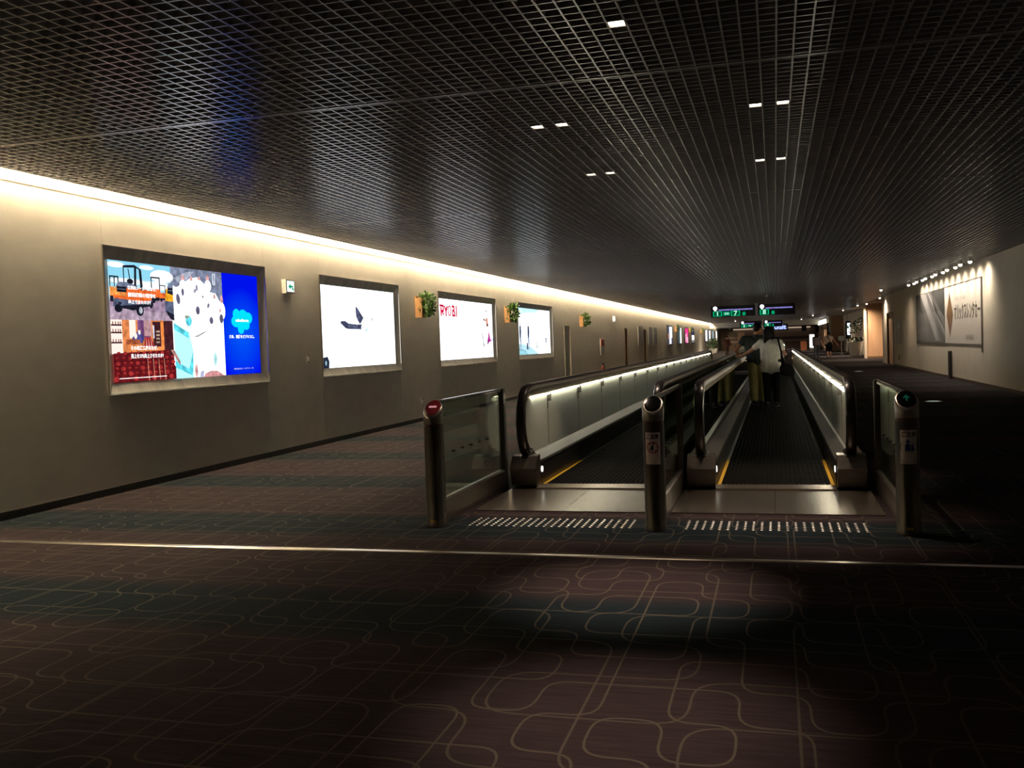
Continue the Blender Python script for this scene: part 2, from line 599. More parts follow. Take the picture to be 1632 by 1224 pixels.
structure('trim_3', MB().box(4.72, 4.9, 89.6, 90.1, 0, ZC), WALLR, at=(4.72, 90, 0))
structure('wall_right_far', MB().box(5.4, 5.7, 90.1, YE, 0, ZC), WALLR, at=(5.4, 90.1, 0))
structure('wall_front', MB().box(XL - 0.3, 9.0, YE, YE + 0.3, 0, 3.62), mat('dim_brown_wall', (0.22, 0.16, 0.12), 0.8), at=(0, YE, 0))
structure('wall_back', MB().box(XL - 0.3, XR + 0.3, YB - 0.2, YB, 0, 3.62), WALLR, at=(0, YB, 0))
structure('wall_recess_end', MB().box(8.8, 9.0, 44, 58, 0, 3.62), WALLR, at=(8.8, 44, 0))
structure('wall_recess_near', MB().box(XR + 0.25, 8.8, 48.3, 48.6, 0, 3.62), WALLR, at=(8.8, 44, 0))
# metal joint strip across the carpet
structure('trim_4', MB().extrude_x([(6.03, 0), (6.035, 0.007), (6.085, 0.007), (6.09, 0)], XL, XR), mat('worn_steel_strip', (0.5, 0.45, 0.38), 0.28, 1.0, noise=0.5, nscale=1.3), at=(0, 6.06, 0))
# pale dropped beam near the far end, and a soffit with the cove ending
structure('trim_5', MB().box(XL, 5.4, 104.0, 104.5, 2.62, ZC), mat('pale_beam', (0.62, 0.58, 0.5), 0.7), at=(0, 104, 2.62))

structure('trim_6', MB().box(XL, XL + .004, YB, 118, 3.095, 3.102), mat('seam_strip', (.3, .26, .2), .6), at=(XL, 0, 3.1))
# --- cove light behind the grid edge, along the left wall
cove = thing('cove_light', (XL + 0.1, 10, 3.3), 'warm white light tubes hidden in the cove above the left wall', 'light')
WARM = (1.0, 0.82, 0.54)
tube_me = mesh_of('light_tube', MB().tube([(0, 0, 0), (0, 3.9, 0)], 0.016, 6), emit(WARM, COVE))
k = 1.0
while k < 117:
    inst('light_tube', tube_me, cove, (XL + 0.042, k, 3.27))
    k += 4.0
obj('tray', MB().box(XL + 0.02, XL + 0.165, 0.8, 118, 3.33, 3.345), WHITEP, cove)

# ================================================================== LIGHTBOXES
def lightbox(y0, y1, label, cat='lightbox'):
    t = thing('wall_lightbox', (XL, (y0 + y1) / 2, BZ0), label, cat, 'large lightboxes on the left wall')
    xi = XL - 0.05
    i0, i1, j0, j1 = y0 + 0.135, y1 - 0.09, BZ0 + 0.115, BZ1 - 0.125
    # mitred splayed frame, four pieces
    e = 0.012
    def piece(a, b):
        # a,b: outer edge end points (y,z); matching inner points
        (ya, za), (yb, zb) = a[0], b[0]
        (yc, zc), (yd, zd) = a[1], b[1]
        vs = [(XL + e, ya, za), (XL + e, yb, zb), (xi, yd, zd), (xi, yc, zc), (XL - WT, ya, za), (XL - WT, yb, zb)]
        return MB().add(vs, [(0, 1, 2, 3), (0, 4, 5, 1), (3, 2, 5, 4), (0, 3, 4), (1, 5, 2)])
    O = [(y0, BZ0), (y1, BZ0), (y1, BZ1), (y0, BZ1)]
    I = [(i0, j0), (i1, j0), (i1, j1), (i0, j1)]
    for q in range(4):
        r = (q + 1) % 4
        obj('frame_side', piece((O[q], I[q]), (O[r], I[r])), FRAME, t)
    rim = MB()
    g = 0.014
    rim.box(XL, XL + 0.02, y0 - g, y1 + g, BZ1, BZ1 + g).box(XL, XL + 0.02, y0 - g, y1 + g, BZ0 - g, BZ0)
    rim.box(XL, XL + 0.02, y0 - g, y0, BZ0, BZ1).box(XL, XL + 0.02, y1, y1 + g, BZ0, BZ1)
    obj('frame_lip', rim, CHROME, t)
    return t, xi - 0.004, (i0, i1, j0, j1)

def E_(r, g, b, s=1.0):
    m = emit((r, g, b), s, False)
    nt = m.node_tree
    if len(nt.nodes) == 2 and s <= 1.0:          # photographic mottling of the print
        g_ = nt.nodes.new('ShaderNodeNewGeometry')
        n = nt.nodes.new('ShaderNodeTexNoise')
        n.inputs['Scale'].default_value = 14
        n.inputs['Detail'].default_value = 5
        nt.links.new(g_.outputs['Position'], n.inputs['Vector'])
        mr = nt.nodes.new('ShaderNodeMapRange')
        mr.inputs['From Min'].default_value = .3
        mr.inputs['From Max'].default_value = .7
        mr.inputs['To Min'].default_value = s * .55
        mr.inputs['To Max'].default_value = s * 1.45
        nt.links.new(n.outputs['Fac'], mr.inputs['Value'])
        nt.links.new(mr.outputs[0], nt.nodes['Emission'].inputs['Strength'])
    return m
PW = 1.9          # brightness of the paper white in the lightboxes
WHITE = E_(0.95, 0.98, 1.0, PW)

# ---- lightbox with forklifts, seats, crowd and blue panel
t, xp, (i0, i1, j0, j1) = lightbox(*BOX[0], 'large wall lightbox with forklift picture and blue cloud logo panel')
pan = obj('picture_panel', MB().box(xp - 0.02, xp, i0 - 0.005, i1 + 0.005, j0 - 0.005, j1 + 0.005), WHITEP, t)
def sub(a, b, c, dd):
    return Plane((xp + 0.001, a, c), (0, b - a, 0), (0, 0, dd - c), (1, 0, 0))
W1 = i0 + (i1 - i0) * 0.36
W2 = i0 + (i1 - i0) * 0.715
ZM = j0 + (j1 - j0) * 0.515
def glow_rect(name, parent, x, a, b, c, d, m):
    return obj(name, MB().add([(x, a, c), (x, b, c), (x, b, d), (x, a, d)], [(0, 1, 2, 3)]), m, parent)
# forklifts
p = sub(i0, W1, ZM, j1)
p.rect(emit((0.42, 0.78, 0.92), 1.0), 0, 1, 0, 1)
SKY2, CLOUD, GRND = E_(.30, .72, .93, 1.02), E_(.92, .98, 1, 1.1), E_(.36, .25, .36)
p.rect(SKY2, 0, 1, .72, 1)
for a, b, ra, rb in [(.12, .93, .14, .05), (.85, .8, .2, .12), (.6, .93, .12, .04), (.3, .66, .3, .05), (.75, .62, .25, .08)]:
    p.oval(CLOUD, a, b, ra, rb)
p.poly(GRND, [(0, 0), (1, 0), (1, .42), (.85, .42), (.1, .30), (0, .36)])
p.poly(E_(.46, .34, .44), [(0, 0), (1, 0), (1, .12), (0, .22)])
ORA, ORB, DK, GY, GY2, YEL = E_(.9, .16, .03), E_(1, .35, .08), E_(.012, .014, .025), E_(.10, .12, .2), E_(.17, .2, .3), E_(1, .45, .02)
# far row of trucks
for a, s in [(.93, .28), (.84, .4), (.72, .62)]:
    b0 = .40
    p.rect(ORA, a - .13 * s, a + .13 * s, b0, b0 + .26 * s)
    p.rect(DK, a - .13 * s, a + .1 * s, b0 - .07 * s, b0 + .02 * s)
    p.oval(DK, a - .06 * s, b0 - .06 * s, .05 * s, .09 * s)
    for c in (-.12, .1):
        p.rect(DK, a + c * s, a + (c + .025) * s, b0 + .26 * s, b0 + .6 * s)
    p.rect(DK, a - .12 * s, a + .125 * s, b0 + .57 * s, b0 + .61 * s)
# left one cut by the frame
p.rect(ORB, 0, .07, .38, .55); p.rect(DK, 0, .05, .3, .4)
for a in (.0, .065, .12):
    p.poly(DK, [(a, .55), (a + .012, .55), (a + .018, .72), (a, .72)])
p.rect(DK, 0, .135, .71, .735)
# main forklift
p.poly(ORA, [(.05, .34), (.42, .30), (.64, .36), (.64, .52), (.42, .56), (.1, .57), (.05, .5)])
p.poly(ORB, [(.05, .42), (.24, .40), (.24, .56), (.1, .57), (.05, .5)])
p.poly(GY2, [(.09, .56), (.13, .64), (.3, .645), (.42, .58), (.44, .54), (.12, .55)])
p.poly(DK, [(.1, .47), (.245, .465), (.25, .56), (.1, .565)])
p.rect(GY2, .11, .24, .513, .522)
p.poly(GY, [(.03, .22), (.32, .17), (.4, .22), (.4, .33), (.05, .36)])
p.rect(DK, .11, .16, .255, .30)
p.poly(DK, [(.05, .22), (.34, .16), (.42, .2), (.66, .26), (.66, .34), (.5, .30), (.42, .27)])
p.oval(DK, .11, .19, .06, .07); p.oval(DK, .44, .17, .06, .1); p.oval(E_(.5, .52, .6), .45, .17, .03, .06)
p.oval(DK, .62, .27, .03, .06)
for pts in [[(.2, .64), (.216, .64), (.216, .90), (.2, .90)], [(.36, .56), (.395, .56), (.41, .92), (.375, .93)], [(.46, .52), (.50, .52), (.485, .86), (.445, .87)], [(.2, .885), (.40, .905), (.48, .85), (.48, .88), (.38, .95), (.2, .925)],
            [(.27, .88), (.285, .87), (.31, .66), (.295, .66)]]:
    p.poly(DK, pts)
p.oval(DK, .30, .66, .05, .045)
# right forklift cut by the picture edge
p.poly(YEL, [(.86, .36), (1, .34), (1, .58), (.88, .58)])
p.poly(DK, [(.9, .5), (1, .47), (1, .63), (.91, .62)]); p.poly(GY2, [(.9, .6), (.93, .69), (1, .69), (1, .6)])
p.rect(GY2, .91, 1, .545, .56)
p.poly(GY, [(.85, .16), (1, .10), (1, .35), (.85, .36)])
p.poly(DK, [(.85, .24), (.88, .12), (.93, .04), (1, .0), (1, .12), (.87, .18)])
TX = E_(1, 1, 1, 1.5)
p.text(TX, .25, .545, '世界的メーカーがなぜ、', .072, squash=.62, bold=.002)
p.text(TX, .25, .425, '開発期間の短縮を', .078, squash=.72, bold=.002)
p.text(TX, .25, .305, '向上できたのか?', .072, squash=.68, bold=.002)
p.done('printed_picture', pan, 'orange forklifts parked under a blue sky with white caption')
# seats
p = sub(i0, W1, j0, ZM)
p.rect(emit((0.25, 0.05, 0.04), .8), 0, 1, 0, 1)
WOODE, DKB, REDS, REDL, CRM = E_(.75, .24, .08), E_(.06, .015, .02), E_(.17, .010, .012), E_(.40, .03, .03), E_(1, .85, .75, 1.1)
p.rect(WOODE, 0, .82, .45, 1)
p.rect(DKB, .83, 1, .0, 1)
p.rect(CRM, 0, .17, .45, 1)
for b in (.62, .78, .9):
    p.rect(DKB, 0, .16, b, b + .025)
    for a in (.02, .06, .1, .13):
        p.rect(E_(.3, .1, .08), a, a + .015, b + .025, b + .07)
p.rect(CRM, .27, .37, .7, 1); p.rect(E_(.18, .07, .2), .4, .6, .72, 1); p.rect(E_(.5, .28, .3), .5, .62, .74, 1)
p.poly(E_(.08, .07, .25), [(.3, .7), (.42, .85), (.5, .7), (.46, .62), (.34, .64)]); p.oval(CRM, .36, .74, .025, .05); p.oval(CRM, .42, .8, .02, .04)
p.rect(DKB, .64, .77, .56, .98); p.rect(E_(.75, .75, .9), .64, .665, .7, .92)
for b in (.62, .68, .74, .8):
    p.rect(E_(.5, .35, .25), .69, .75, b, b + .03)
p.rect(E_(1, .3, .07), .775, .82, .5, 1)
p.rect(E_(.4, .1, .04), .2, .42, .6, .68)
p.poly(REDL, [(.48, .55), (.66, .55), (.6, .72), (.5, .72)])
for a in (.52, .56, .6):
    p.poly(CRM, [(a, .55), (a + .008, .55), (a + .004 - .01, .72), (a - .006, .72)])
p.poly(E_(.12, .008, .012), [(0, 0), (1, 0), (1, .2), (.86, .5), (0, .46)])
for r in range(6):
    b = .05 + r * .082
    n = 10
    for c in range(n):
        a = .03 + c * .097 - r * .006 + (0.02 if r % 2 else 0)
        if a > .95 - r * .012:
            continue
        p.oval(REDS if (c + r) % 3 else REDL, a, b, .043 - r * .003, .042 - r * .003, 10)
        p.oval(REDL, a, b + .012, .022, .014, 8)
for a in (.46, .55, .64, .73):
    p.poly(E_(.8, .4, .25), [(a, 0), (a + .008, 0), (a - .012 + .006, .36), (a - .012, .36)])
p.poly(E_(.5, .25, .2), [(.84, .5), (.9, .5), (1, .3), (1, .22)])
p.text(TX, .19, .535, 'その老舗工房はなぜ、', .074, squash=.62, bold=.002)
p.text(TX, .19, .405, '売上を37%向上させたのか?', .078, squash=.56, bold=.002)
p.rect(TX, 0, .75, .055, .066)
p.done('printed_picture', pan, 'rows of red seats in a wooden hall with white caption')
# crowd
p = sub(W1, W2, j0, j1)
p.rect(emit((0.95, 0.97, 1.0), PW), 0, 1, 0, 1)
GB, GP = E_(.22, .25, .36), E_(.45, .48, .6)
p.poly(GB, [(0, 1), (1, 1), (1, .73), (.93, .72), (.86, .79), (.75, .80), (.62, .88), (.5, .93), (.35, .91), (.22, .86), (.1, .82), (0, .84)])
p.poly(GP, [(.05, .9), (.3, .97), (.45, .98), (.3, .9), (.15, .86)])
p.rect(E_(.7, .75, .85), .8, .86, .87, .98); p.rect(GB, .82, .84, .88, .97)
SKN = E_(.75, .38, .38)
for a, b, ra, rb in [(.22, .90, .03, .04), (.38, .90, .025, .035), (.53, .91, .025, .03), (.7, .92, .03, .04), (.82, .75, .025, .04), (.97, .72, .03, .06), (.93, .62, .02, .03)]:
    p.oval(SKN, a, b, ra, rb)
    p.oval(WHITE, a, b - rb * 1.6, ra * 2.2, rb * 1.4)
HD = E_(.13, .12, .2)
for a, b, ra, rb, q in [(.11, .715, .035, .05, .3), (.2, .78, .025, .035, 0), (.47, .83, .025, .03, 0), (.43, .80, .03, .018, .3), (.47, .62, .04, .04, 0), (.58, .75, .02, .012, 0), (.73, .53, .04, .035, 0), (.94, .55, .042, .045, 0), (.68, .67, .03, .02, .6)]:
    p.oval(HD if rb > .03 else E_(.3, .27, .36), a, b, ra, rb, rot=q)
CY, CY2 = E_(.12, .72, .85), E_(.5, .93, 1, 1.1)
p.poly(CY2, [(0, .0), (.33, .0), (.34, .25), (.28, .42), (0, .5)])
p.poly(CY, [(0, .50), (.26, .41), (.27, .36), (0, .44)])
p.poly(CY, [(0, .1), (.3, .02), (.33, .1), (.34, .25), (.25, .08), (0, .16)])
p.oval(CY, .28, .52, .06, .05); p.oval(E_(.3, .35, .3), .25, .555, .045, .016)
p.poly(E_(.4, .4, .4), [(.36, .375), (.63, .435), (.64, .432), (.44, .37)])
p.oval(E_(.45, .85, .85), .77, .16, .035, .065)
p.poly(E_(.7, .32, .33), [(.52, .0), (.95, .0), (.8, .05), (.68, .055), (.55, .03)])
p.oval(SKN, .38, .06, .03, .06); p.poly(E_(.55, .58, .8), [(.44, 0), (.53, 0), (.52, .06), (.46, .05)])
p.done('printed_picture', pan, 'crowd dressed in white seen from above')
# blue panel
BLUEM = emit((0.0, 0.021, 0.95), 1.0)
nt = BLUEM.node_tree
g_ = nt.nodes.new('ShaderNodeNewGeometry')
mp = nt.nodes.new('ShaderNodeMapping')
mp.inputs['Location'].default_value = (0, -(W2 + i1) / 2 / .62, -(j0 * .6 + j1 * .4) / .62)
mp.inputs['Scale'].default_value = (0, 1 / .62, 1 / .62)
gr = nt.nodes.new('ShaderNodeTexGradient')
gr.gradient_type = 'SPHERICAL'
cr = nt.nodes.new('ShaderNodeMix')
cr.data_type = 'RGBA'
cr.inputs['A'].default_value = (0, .006, .85, 1)
cr.inputs['B'].default_value = (0, .10, .95, 1)
nt.links.new(g_.outputs['Position'], mp.inputs['Vector'])
nt.links.new(mp.outputs[0], gr.inputs['Vector'])
nt.links.new(gr.outputs['Fac'], cr.inputs['Factor'])
nt.links.new(cr.outputs['Result'], nt.nodes['Emission'].inputs['Color'])
p = sub(W2, i1, j0, j1)
p.rect(BLUEM, 0, 1, 0, 1)
CLD = E_(0, .68, .95, 1.15)
for a, b, ra, rb in [(.36, .60, .10, .055), (.54, .60, .12, .05), (.68, .565, .13, .06), (.35, .53, .14, .06), (.52, .52, .2, .07), (.47, .455, .09, .05), (.62, .49, .1, .045)]:
    p.oval(CLD, a, b, ra, rb, 18)
p.text(TX, .51, .54, 'salesforce', .042, 'CENTER', squash=2.2, bold=.0012)
p.text(TX, .5, .375, 'さあ、信頼をビジネスに。', .036, 'CENTER', squash=1.75, bold=.001)
p.text(E_(1, 1, 1, .9), .5, .055, '株式会社セールスフォース', .018, 'CENTER', squash=2.6)
p.done('printed_picture', pan, 'blue panel with pale blue cloud logo')

# ---- white lightbox with a dark outstretched arm
t, xp, (i0, i1, j0, j1) = lightbox(*BOX[1], 'white wall lightbox showing a dark outstretched arm, right of the exit sign')
pan = obj('picture_panel', MB().box(xp - 0.02, xp, i0 - .005, i1 + .005, j0 - .005, j1 + .005), WHITEP, t)
p = sub(i0, i1, j0, j1)
p.rect(emit((.93, .97, 1.0), PW), 0, 1, 0, 1)
SL, SL2 = E_(.055, .06, .12), E_(.11, .12, .21)
p.poly(SL, [(.225, .55), (.24, .575), (.29, .575), (.33, .545), (.45, .535), (.49, .54), (.49, .475), (.33, .475), (.29, .485)])
p.poly(SL2, [(.31, .53), (.45, .525), (.45, .49), (.33, .485)])
p.poly(SL, [(.43, .77), (.455, .75), (.535, .625), (.50, .56), (.48, .545), (.455, .59), (.435, .64)])
p.poly(SL2, [(.445, .74), (.46, .72), (.5, .63), (.46, .6)])
p.poly(SL2, [(.49, .54), (.51, .55), (.495, .465), (.48, .47)])
p.poly(E_(.45, .85, .8), [(.53, .455), (.61, .495), (.6, .47), (.555, .45)])
p.poly(E_(.3, .32, .36), [(.645, .64), (.665, .62), (.655, .585), (.665, .57), (.645, .6), (.65, .615)])
p.poly(E_(.02, .025, .05), [(.0, .0), (.065, .0), (.07, .08), (.05, .14), (.02, .13), (.0, .13)])
p.oval(E_(.3, .5, .6), .03, .06, .01, .03); p.rect(E_(.2, .2, .24), .03, .034, .13, .2)
p.text(E_(.25, .28, .3), .88, .935, 'これからの力に', .028, 'CENTER', squash=.6)
p.done('printed_picture', pan, 'dark sleeve and open hand on white')

# ---- white lightbox with the red name
t, xp, (i0, i1, j0, j1) = lightbox(*BOX[2], 'white wall lightbox with large red lettering between two wall planters')
pan = obj('picture_panel', MB().box(xp - .02, xp, i0 - .005, i1 + .005, j0 - .005, j1 + .005), WHITEP, t)
p = sub(i0, i1, j0, j1)
p.rect(emit((.97, .97, 1.0), PW), 0, 1, 0, 1)
RED = E_(.62, .005, .05)
def stroke(m, pts, wu, wv):
    for (a, b), (c, d) in zip(pts[:-1], pts[1:]):
        if abs(a - c) < 1e-6:
            p.rect(m, a - wu / 2, a + wu / 2, min(b, d) - wv / 2, max(b, d) + wv / 2)
        elif abs(b - d) < 1e-6:
            p.rect(m, min(a, c) - wu / 2, max(a, c) + wu / 2, b - wv / 2, b + wv / 2)
        else:
            p.poly(m, [(a - wu * .6, b), (a + wu * .6, b), (c + wu * .6, d), (c - wu * .6, d)])
wu, wv = .0195, .036
B0, B1, BM = .735, .885, .80
stroke(RED, [(0.0348, B1), (0.0834, B1), (0.0834, BM), (0.0494, BM)], wu, wv); stroke(RED, [(0.0475, B1 - .04), (0.0475, B0)], wu, wv); stroke(RED, [(0.0591, BM), (0.0863, B0)], wu, wv)
stroke(RED, [(0.1027, B1), (0.1251, BM)], wu, wv); stroke(RED, [(0.1483, B1), (0.1270, BM)], wu, wv); stroke(RED, [(0.1260, BM), (0.1260, B0)], wu, wv)
p.k += 1
ringv, ringf, N = [], [], 28
for i in range(N):
    q = 2 * PI * i / N
    ringv += [p.pt(.183 + .031 * math.cos(q), .81 + .088 * math.sin(q)), p.pt(.183 + .018 * math.cos(q), .81 + .064 * math.sin(q))]
for i in range(N):
    j = (i + 1) % N
    ringf.append((2 * i, 2 * j, 2 * j + 1, 2 * i + 1))
p.mb.add(ringv, ringf, RED)
stroke(RED, [(0.2288, B1), (0.2580, B1), (0.2580, BM + .02), (0.2385, BM + .02)], wu, wv); stroke(RED, [(0.2580, BM + .01), (0.2676, BM - .02), (0.2676, B0), (0.2337, B0), (0.2337, BM - .01)], wu, wv)
stroke(RED, [(0.2967, B1), (0.2967, B0)], wu, wv)
FG = [E_(.75, .35, .25), E_(.55, .02, .30), E_(.05, .06, .08), E_(.25, .45, .4), E_(.12, .12, .3)]
# dancers and figures at the right
p.oval(E_(.2, .1, .08), .87, .86, .012, .018); p.rect(FG[0], .866, .874, .74, .85); p.poly(FG[0], [(.82, .68), (.86, .73), (.89, .73), (.9, .62), (.88, .56), (.86, .56), (.86, .66)])
p.oval(E_(.03, .03, .04), .815, .7, .014, .022); p.oval(E_(.03, .02, .02), .885, .6, .02, .02); p.oval(E_(.5, .15, .1), .88, .63, .014, .02)
p.poly(FG[1], [(.895, .47), (.91, .47), (.935, .34), (.975, .31), (.92, .29), (.88, .25), (.87, .3), (.89, .38)])
p.poly(E_(.2, .01, .2), [(.88, .36), (.905, .3), (.88, .22), (.868, .26)])
p.poly(FG[2], [(.755, .46), (.77, .44), (.785, .36), (.79, .3), (.78, .29), (.77, .37)]); p.poly(FG[3], [(.775, .34), (.79, .34), (.795, .22), (.78, .22)]); p.poly(FG[2], [(.785, .26), (.80, .26), (.8, .19), (.79, .19)])
for a, h in [(.82, .09), (.85, .12), (.9, .17), (.95, .14), (.965, .08)]:
    p.poly(E_(.3, .3, .32), [(a - .006, .05), (a + .006, .05), (a + .004, .05 + h), (a - .003, .05 + h)])
p.poly(FG[4], [(.985, .38), (1, .36), (1, .3), (.98, .3)])
p.poly(E_(.55, .65, .6), [(.94, .32), (.955, .32), (.95, .16), (.94, .16)])
p.rect(E_(.5, .5, .5), .3, .42, .415, .42); p.text(E_(.4, .4, .4), .3, .465, '技術で暮らしを', .026, squash=.55)
p.text(E_(.1, .1, .1), .12, .17, 'ダイカスト', .03, squash=.35)
p.done('printed_picture', pan, 'red lettering with small dancing figures')

# ---- pale blue lightbox with standing figures
t, xp, (i0, i1, j0, j1) = lightbox(*BOX[3], 'pale blue and white wall lightbox with slim standing figures, farthest of four')
pan = obj('picture_panel', MB().box(xp - .02, xp, i0 - .005, i1 + .005, j0 - .005, j1 + .005), WHITEP, t)
p = sub(i0, i1, j0, j1)
p.rect(emit((.9, .97, 1.0), PW), 0, 1, 0, 1)
p.poly(E_(.5, .82, .93, 1.1), [(0, 0), (.6, 0), (.4, .14), (.18, .22), (0, .24)]); p.poly(E_(.55, .85, .95, 1.2), [(0, 1), (.65, 1), (.55, .93), (.2, .9), (0, .84)])
p.poly(E_(.35, .7, .82), [(0, 0), (.3, 0), (.2, .1), (0, .14)])
for a, m in [(.07, E_(.07, .09, .16)), (.3, E_(.06, .07, .14))]:
    p.oval(E_(.35, .25, .22), a, .66, .012, .024)
    p.poly(m, [(a - .02, .62), (a + .02, .62), (a + .03, .5), (a + .02, .36), (a - .02, .36), (a - .025, .5)])
    p.poly(E_(.3, .36, .48), [(a - .02, .36), (a + .02, .36), (a + .03, .1), (a + .014, .1), (a, .3), (a - .01, .1), (a - .026, .1)])
p.rect(E_(.08, .1, .15), .24, .275, .11, .25)
p.poly(E_(.7, .78, .8), [(.53, .28), (.56, .28), (.58, .12), (.53, .12)]); p.rect(E_(.75, .78, .8), .525, .545, .5, .66); p.rect(E_(.25, .2, .3), .68, .69, .45, .54)
p.rect(E_(.15, .14, .18), .825, .865, .25, .36); p.rect(WHITE, .832, .858, .295, .305)
p.text(E_(.3, .36, .4), .03, .9, '次へ', .05, squash=.5)
p.done('printed_picture', pan, 'slim figures on pale blue')

# ================================================================== LEFT WALL DETAILS
# green exit sign
t = thing('exit_sign', (XL, 12.22, 2.3), 'small green and white exit arrow sign on the left wall', 'sign')
obj('housing', MB().box(XL, XL + .07, 12.09, 12.34, 2.285, 2.48), mat('grey_housing', (.5, .47, .4), .5), t)
face = glow_rect('face', t, XL + .0705, 12.115, 12.325, 2.305, 2.462, emit((.9, 1, .95), 1.2))
p = Plane((XL + .071, 12.115, 2.305), (0, .21, 0), (0, 0, .157), (1, 0, 0))
GRN = E_(0, .32, .16)
p.poly(GRN, [(.18, .48), (.5, .75), (.5, .57), (.82, .57), (.82, .40), (.5, .40), (.5, .2)])
p.poly(GRN, [(.6, .3), (.9, .1), (.9, .3), (.7, .4)])
p.done('arrow', face)
def plate(y, z, label):
    t = thing('switch_plate', (XL, y, z), label, 'switch', 'plates on the left wall')
    obj('cover', MB().box(XL, XL + .012, y - .04, y + .04, z - .06, z + .06), mat('grey_plate', (.3, .28, .25), .5), t)
    obj('rocker', MB().box(XL + .012, XL + .02, y - .015, y + .015, z - .035, z + .035), WHITEP, t)
plate(12.77, 1.33, 'small grey switch plate on the wall below the exit sign')
plate(17.4, .38, 'small low socket plate on the wall beneath the planter')

def leaf_cluster(mb, c, rad, n, size, m=None, squash=(1, 1, 1)):
    for i in range(n):
        while True:
            q = Vector((random.uniform(-1, 1), random.uniform(-1, 1), random.uniform(-1, 1)))
            if .25 < q.length < 1:
                break
        pos = Vector(c) + Vector((q.x * rad * squash[0], q.y * rad * squash[1], q.z * rad * squash[2]))
        d = (q + Vector((random.uniform(-.6, .6), random.uniform(-.6, .6), random.uniform(-.4, .8)))).normalized()
        s = d.orthogonal().normalized()
        s = Matrix.Rotation(random.uniform(0, PI), 3, d) @ s
        nrm = d.cross(s)
        L = size * random.uniform(.7, 1.3)
        W = L * .32
        mb.add([pos, pos + d * L * .5 + s * W + nrm * W * .3, pos + d * L, pos + d * L * .5 - s * W + nrm * W * .3, pos + d * L * .55], [(0, 1, 4), (1, 2, 4), (4, 2, 3), (0, 4, 3)], m)
NOMERGE.update([LEAF, LEAFD])
def wall_planter(y, label, n=220):
    t = thing('wall_planter', (XL, y, 2.05), label, 'planter', 'wooden planters on the left wall')
    y0, y1 = y - .20, y - .03
    b = MB().box(XL, XL + .02, y0, y1, 2.04, 2.46).box(XL + .02, XL + .14, y0, y0 + .02, 2.04, 2.42).box(XL + .02, XL + .14, y1 - .02, y1, 2.04, 2.42)
    b.box(XL + .02, XL + .14, y0 + .02, y1 - .02, 2.04, 2.06).box(XL + .12, XL + .14, y0 + .02, y1 - .02, 2.06, 2.38)
    obj('wooden_box', b, WOOD, t)
    f = MB()
    leaf_cluster(f, (XL + .20, y - .06, 2.29), .21, n, .10, squash=(.6, .72, 1.0))
    o = obj('foliage', f, LEAF, t)
wall_planter(17.45, 'wooden wall planter with green fern left of the red lettered lightbox')
wall_planter(23.75, 'wooden wall planter with green fern between the two farther lightboxes')
wall_planter(33.5, 'wooden wall planter with green fern right of the grey door')
wall_planter(67.0, 'small dark wall planter before the second far advert panel', 90)
wall_planter(78.2, 'small dark wall planter beside the pink far advert panel', 90)
wall_planter(90.5, 'tiny wall planter past the four far advert panels', 90)

# fire alarm notice, exit light edge and extinguisher
t = thing('fire_notice', (XL + .003, 37.7, 1.0), 'pink and white fire notice on the left wall before the brown doors', 'notice')
obj('board', MB().box(XL + .003, XL + .02, 37.3, 38.2, .95, 1.6), WHITEP, t)
obj('red_square', MB().box(XL + .02, XL + .03, 37.35, 38.15, 1.3, 1.58), mat('pink_red', (.7, .12, .1), .5), t)
obj('figure', MB().box(XL + .03, XL + .035, 37.6, 37.85, 1.32, 1.5), BLACK, t)
t = thing('fire_extinguisher', (XL + .12, 37.1, 0), 'dark fire extinguisher standing below the pink fire notice', 'extinguisher')
obj('cylinder', MB().lathe((XL + .12, 37.1, 0), [(.07, 0), (.08, .02), (.08, .45), (.05, .52), (.02, .54), (.02, .6)], 12), mat('dark_red_paint', (.12, .02, .02), .4), t, smooth=True)
obj('handle', MB().box(XL + .08, XL + .2, 37.08, 37.12, .6, .63), BLACK, t)
obj('hose', MB().tube([(XL + .12, 37.12, .58), (XL + .2, 37.2, .5), (XL + .2, 37.2, .25)], .012, 6), BLACK, t)
t = thing('wall_light', (XL, 40.7, 2.4), 'small white upright wall light above the brown doors', 'light')
obj('housing', MB().box(XL, XL + .03, 40.5, 40.9, 2.34, 2.6), WHITEP, t)
obj('lens', MB().box(XL + .03, XL + .06, 40.55, 40.85, 2.36, 2.58), emit((1, .95, .85), 1.6), t)

# unlit posters and lit adverts farther along
for y0, y1, lb, c in [(48.2, 50.0, 'pale grey poster nearest the far brown door', (.42, .38, .38)), (52.3, 53.9, 'grey lilac poster just past the far brown door', (.33, .30, .32)), (54.4, 56.2, 'darker grey poster right of the lilac poster', (.28, .28, .28))]:
    t = thing('wall_poster', (XL, (y0 + y1) / 2, 1.26), lb, 'poster', 'unlit posters by the far doors')
    obj('frame', MB().box(XL, XL + .02, y0, y1, 1.24, 2.24), mat('thin_grey_frame', (.3, .29, .27), .4, .5), t)
    obj('sheet', MB().box(XL + .02, XL + .024, y0 + .05, y1 - .05, 1.28, 2.2), mat('sheet_%.2f' % c[0], c, .5, noise=.3, nscale=1.5), t)
DKF = mat('dark_advert_frame', (.03, .03, .035), .4)
def advert(y0, y1, z0, z1, shapes, label, bg, s):
    t = thing('advert_panel', (XL, (y0 + y1) / 2, z0), label, 'advert', 'lit adverts far along the left wall')
    obj('frame', MB().box(XL, XL + .06, y0, y1, z0, z1), DKF, t)
    p = Plane((XL + .061, y0 + .25, z0 + .1), (0, y1 - y0 - .5, 0), (0, 0, z1 - z0 - .2), (1, 0, 0))
    p.rect(emit(bg, s), 0, 1, 0, 1)
    for m, r in shapes:
        p.rect(m, *r)
    p.done('lit_picture', t)
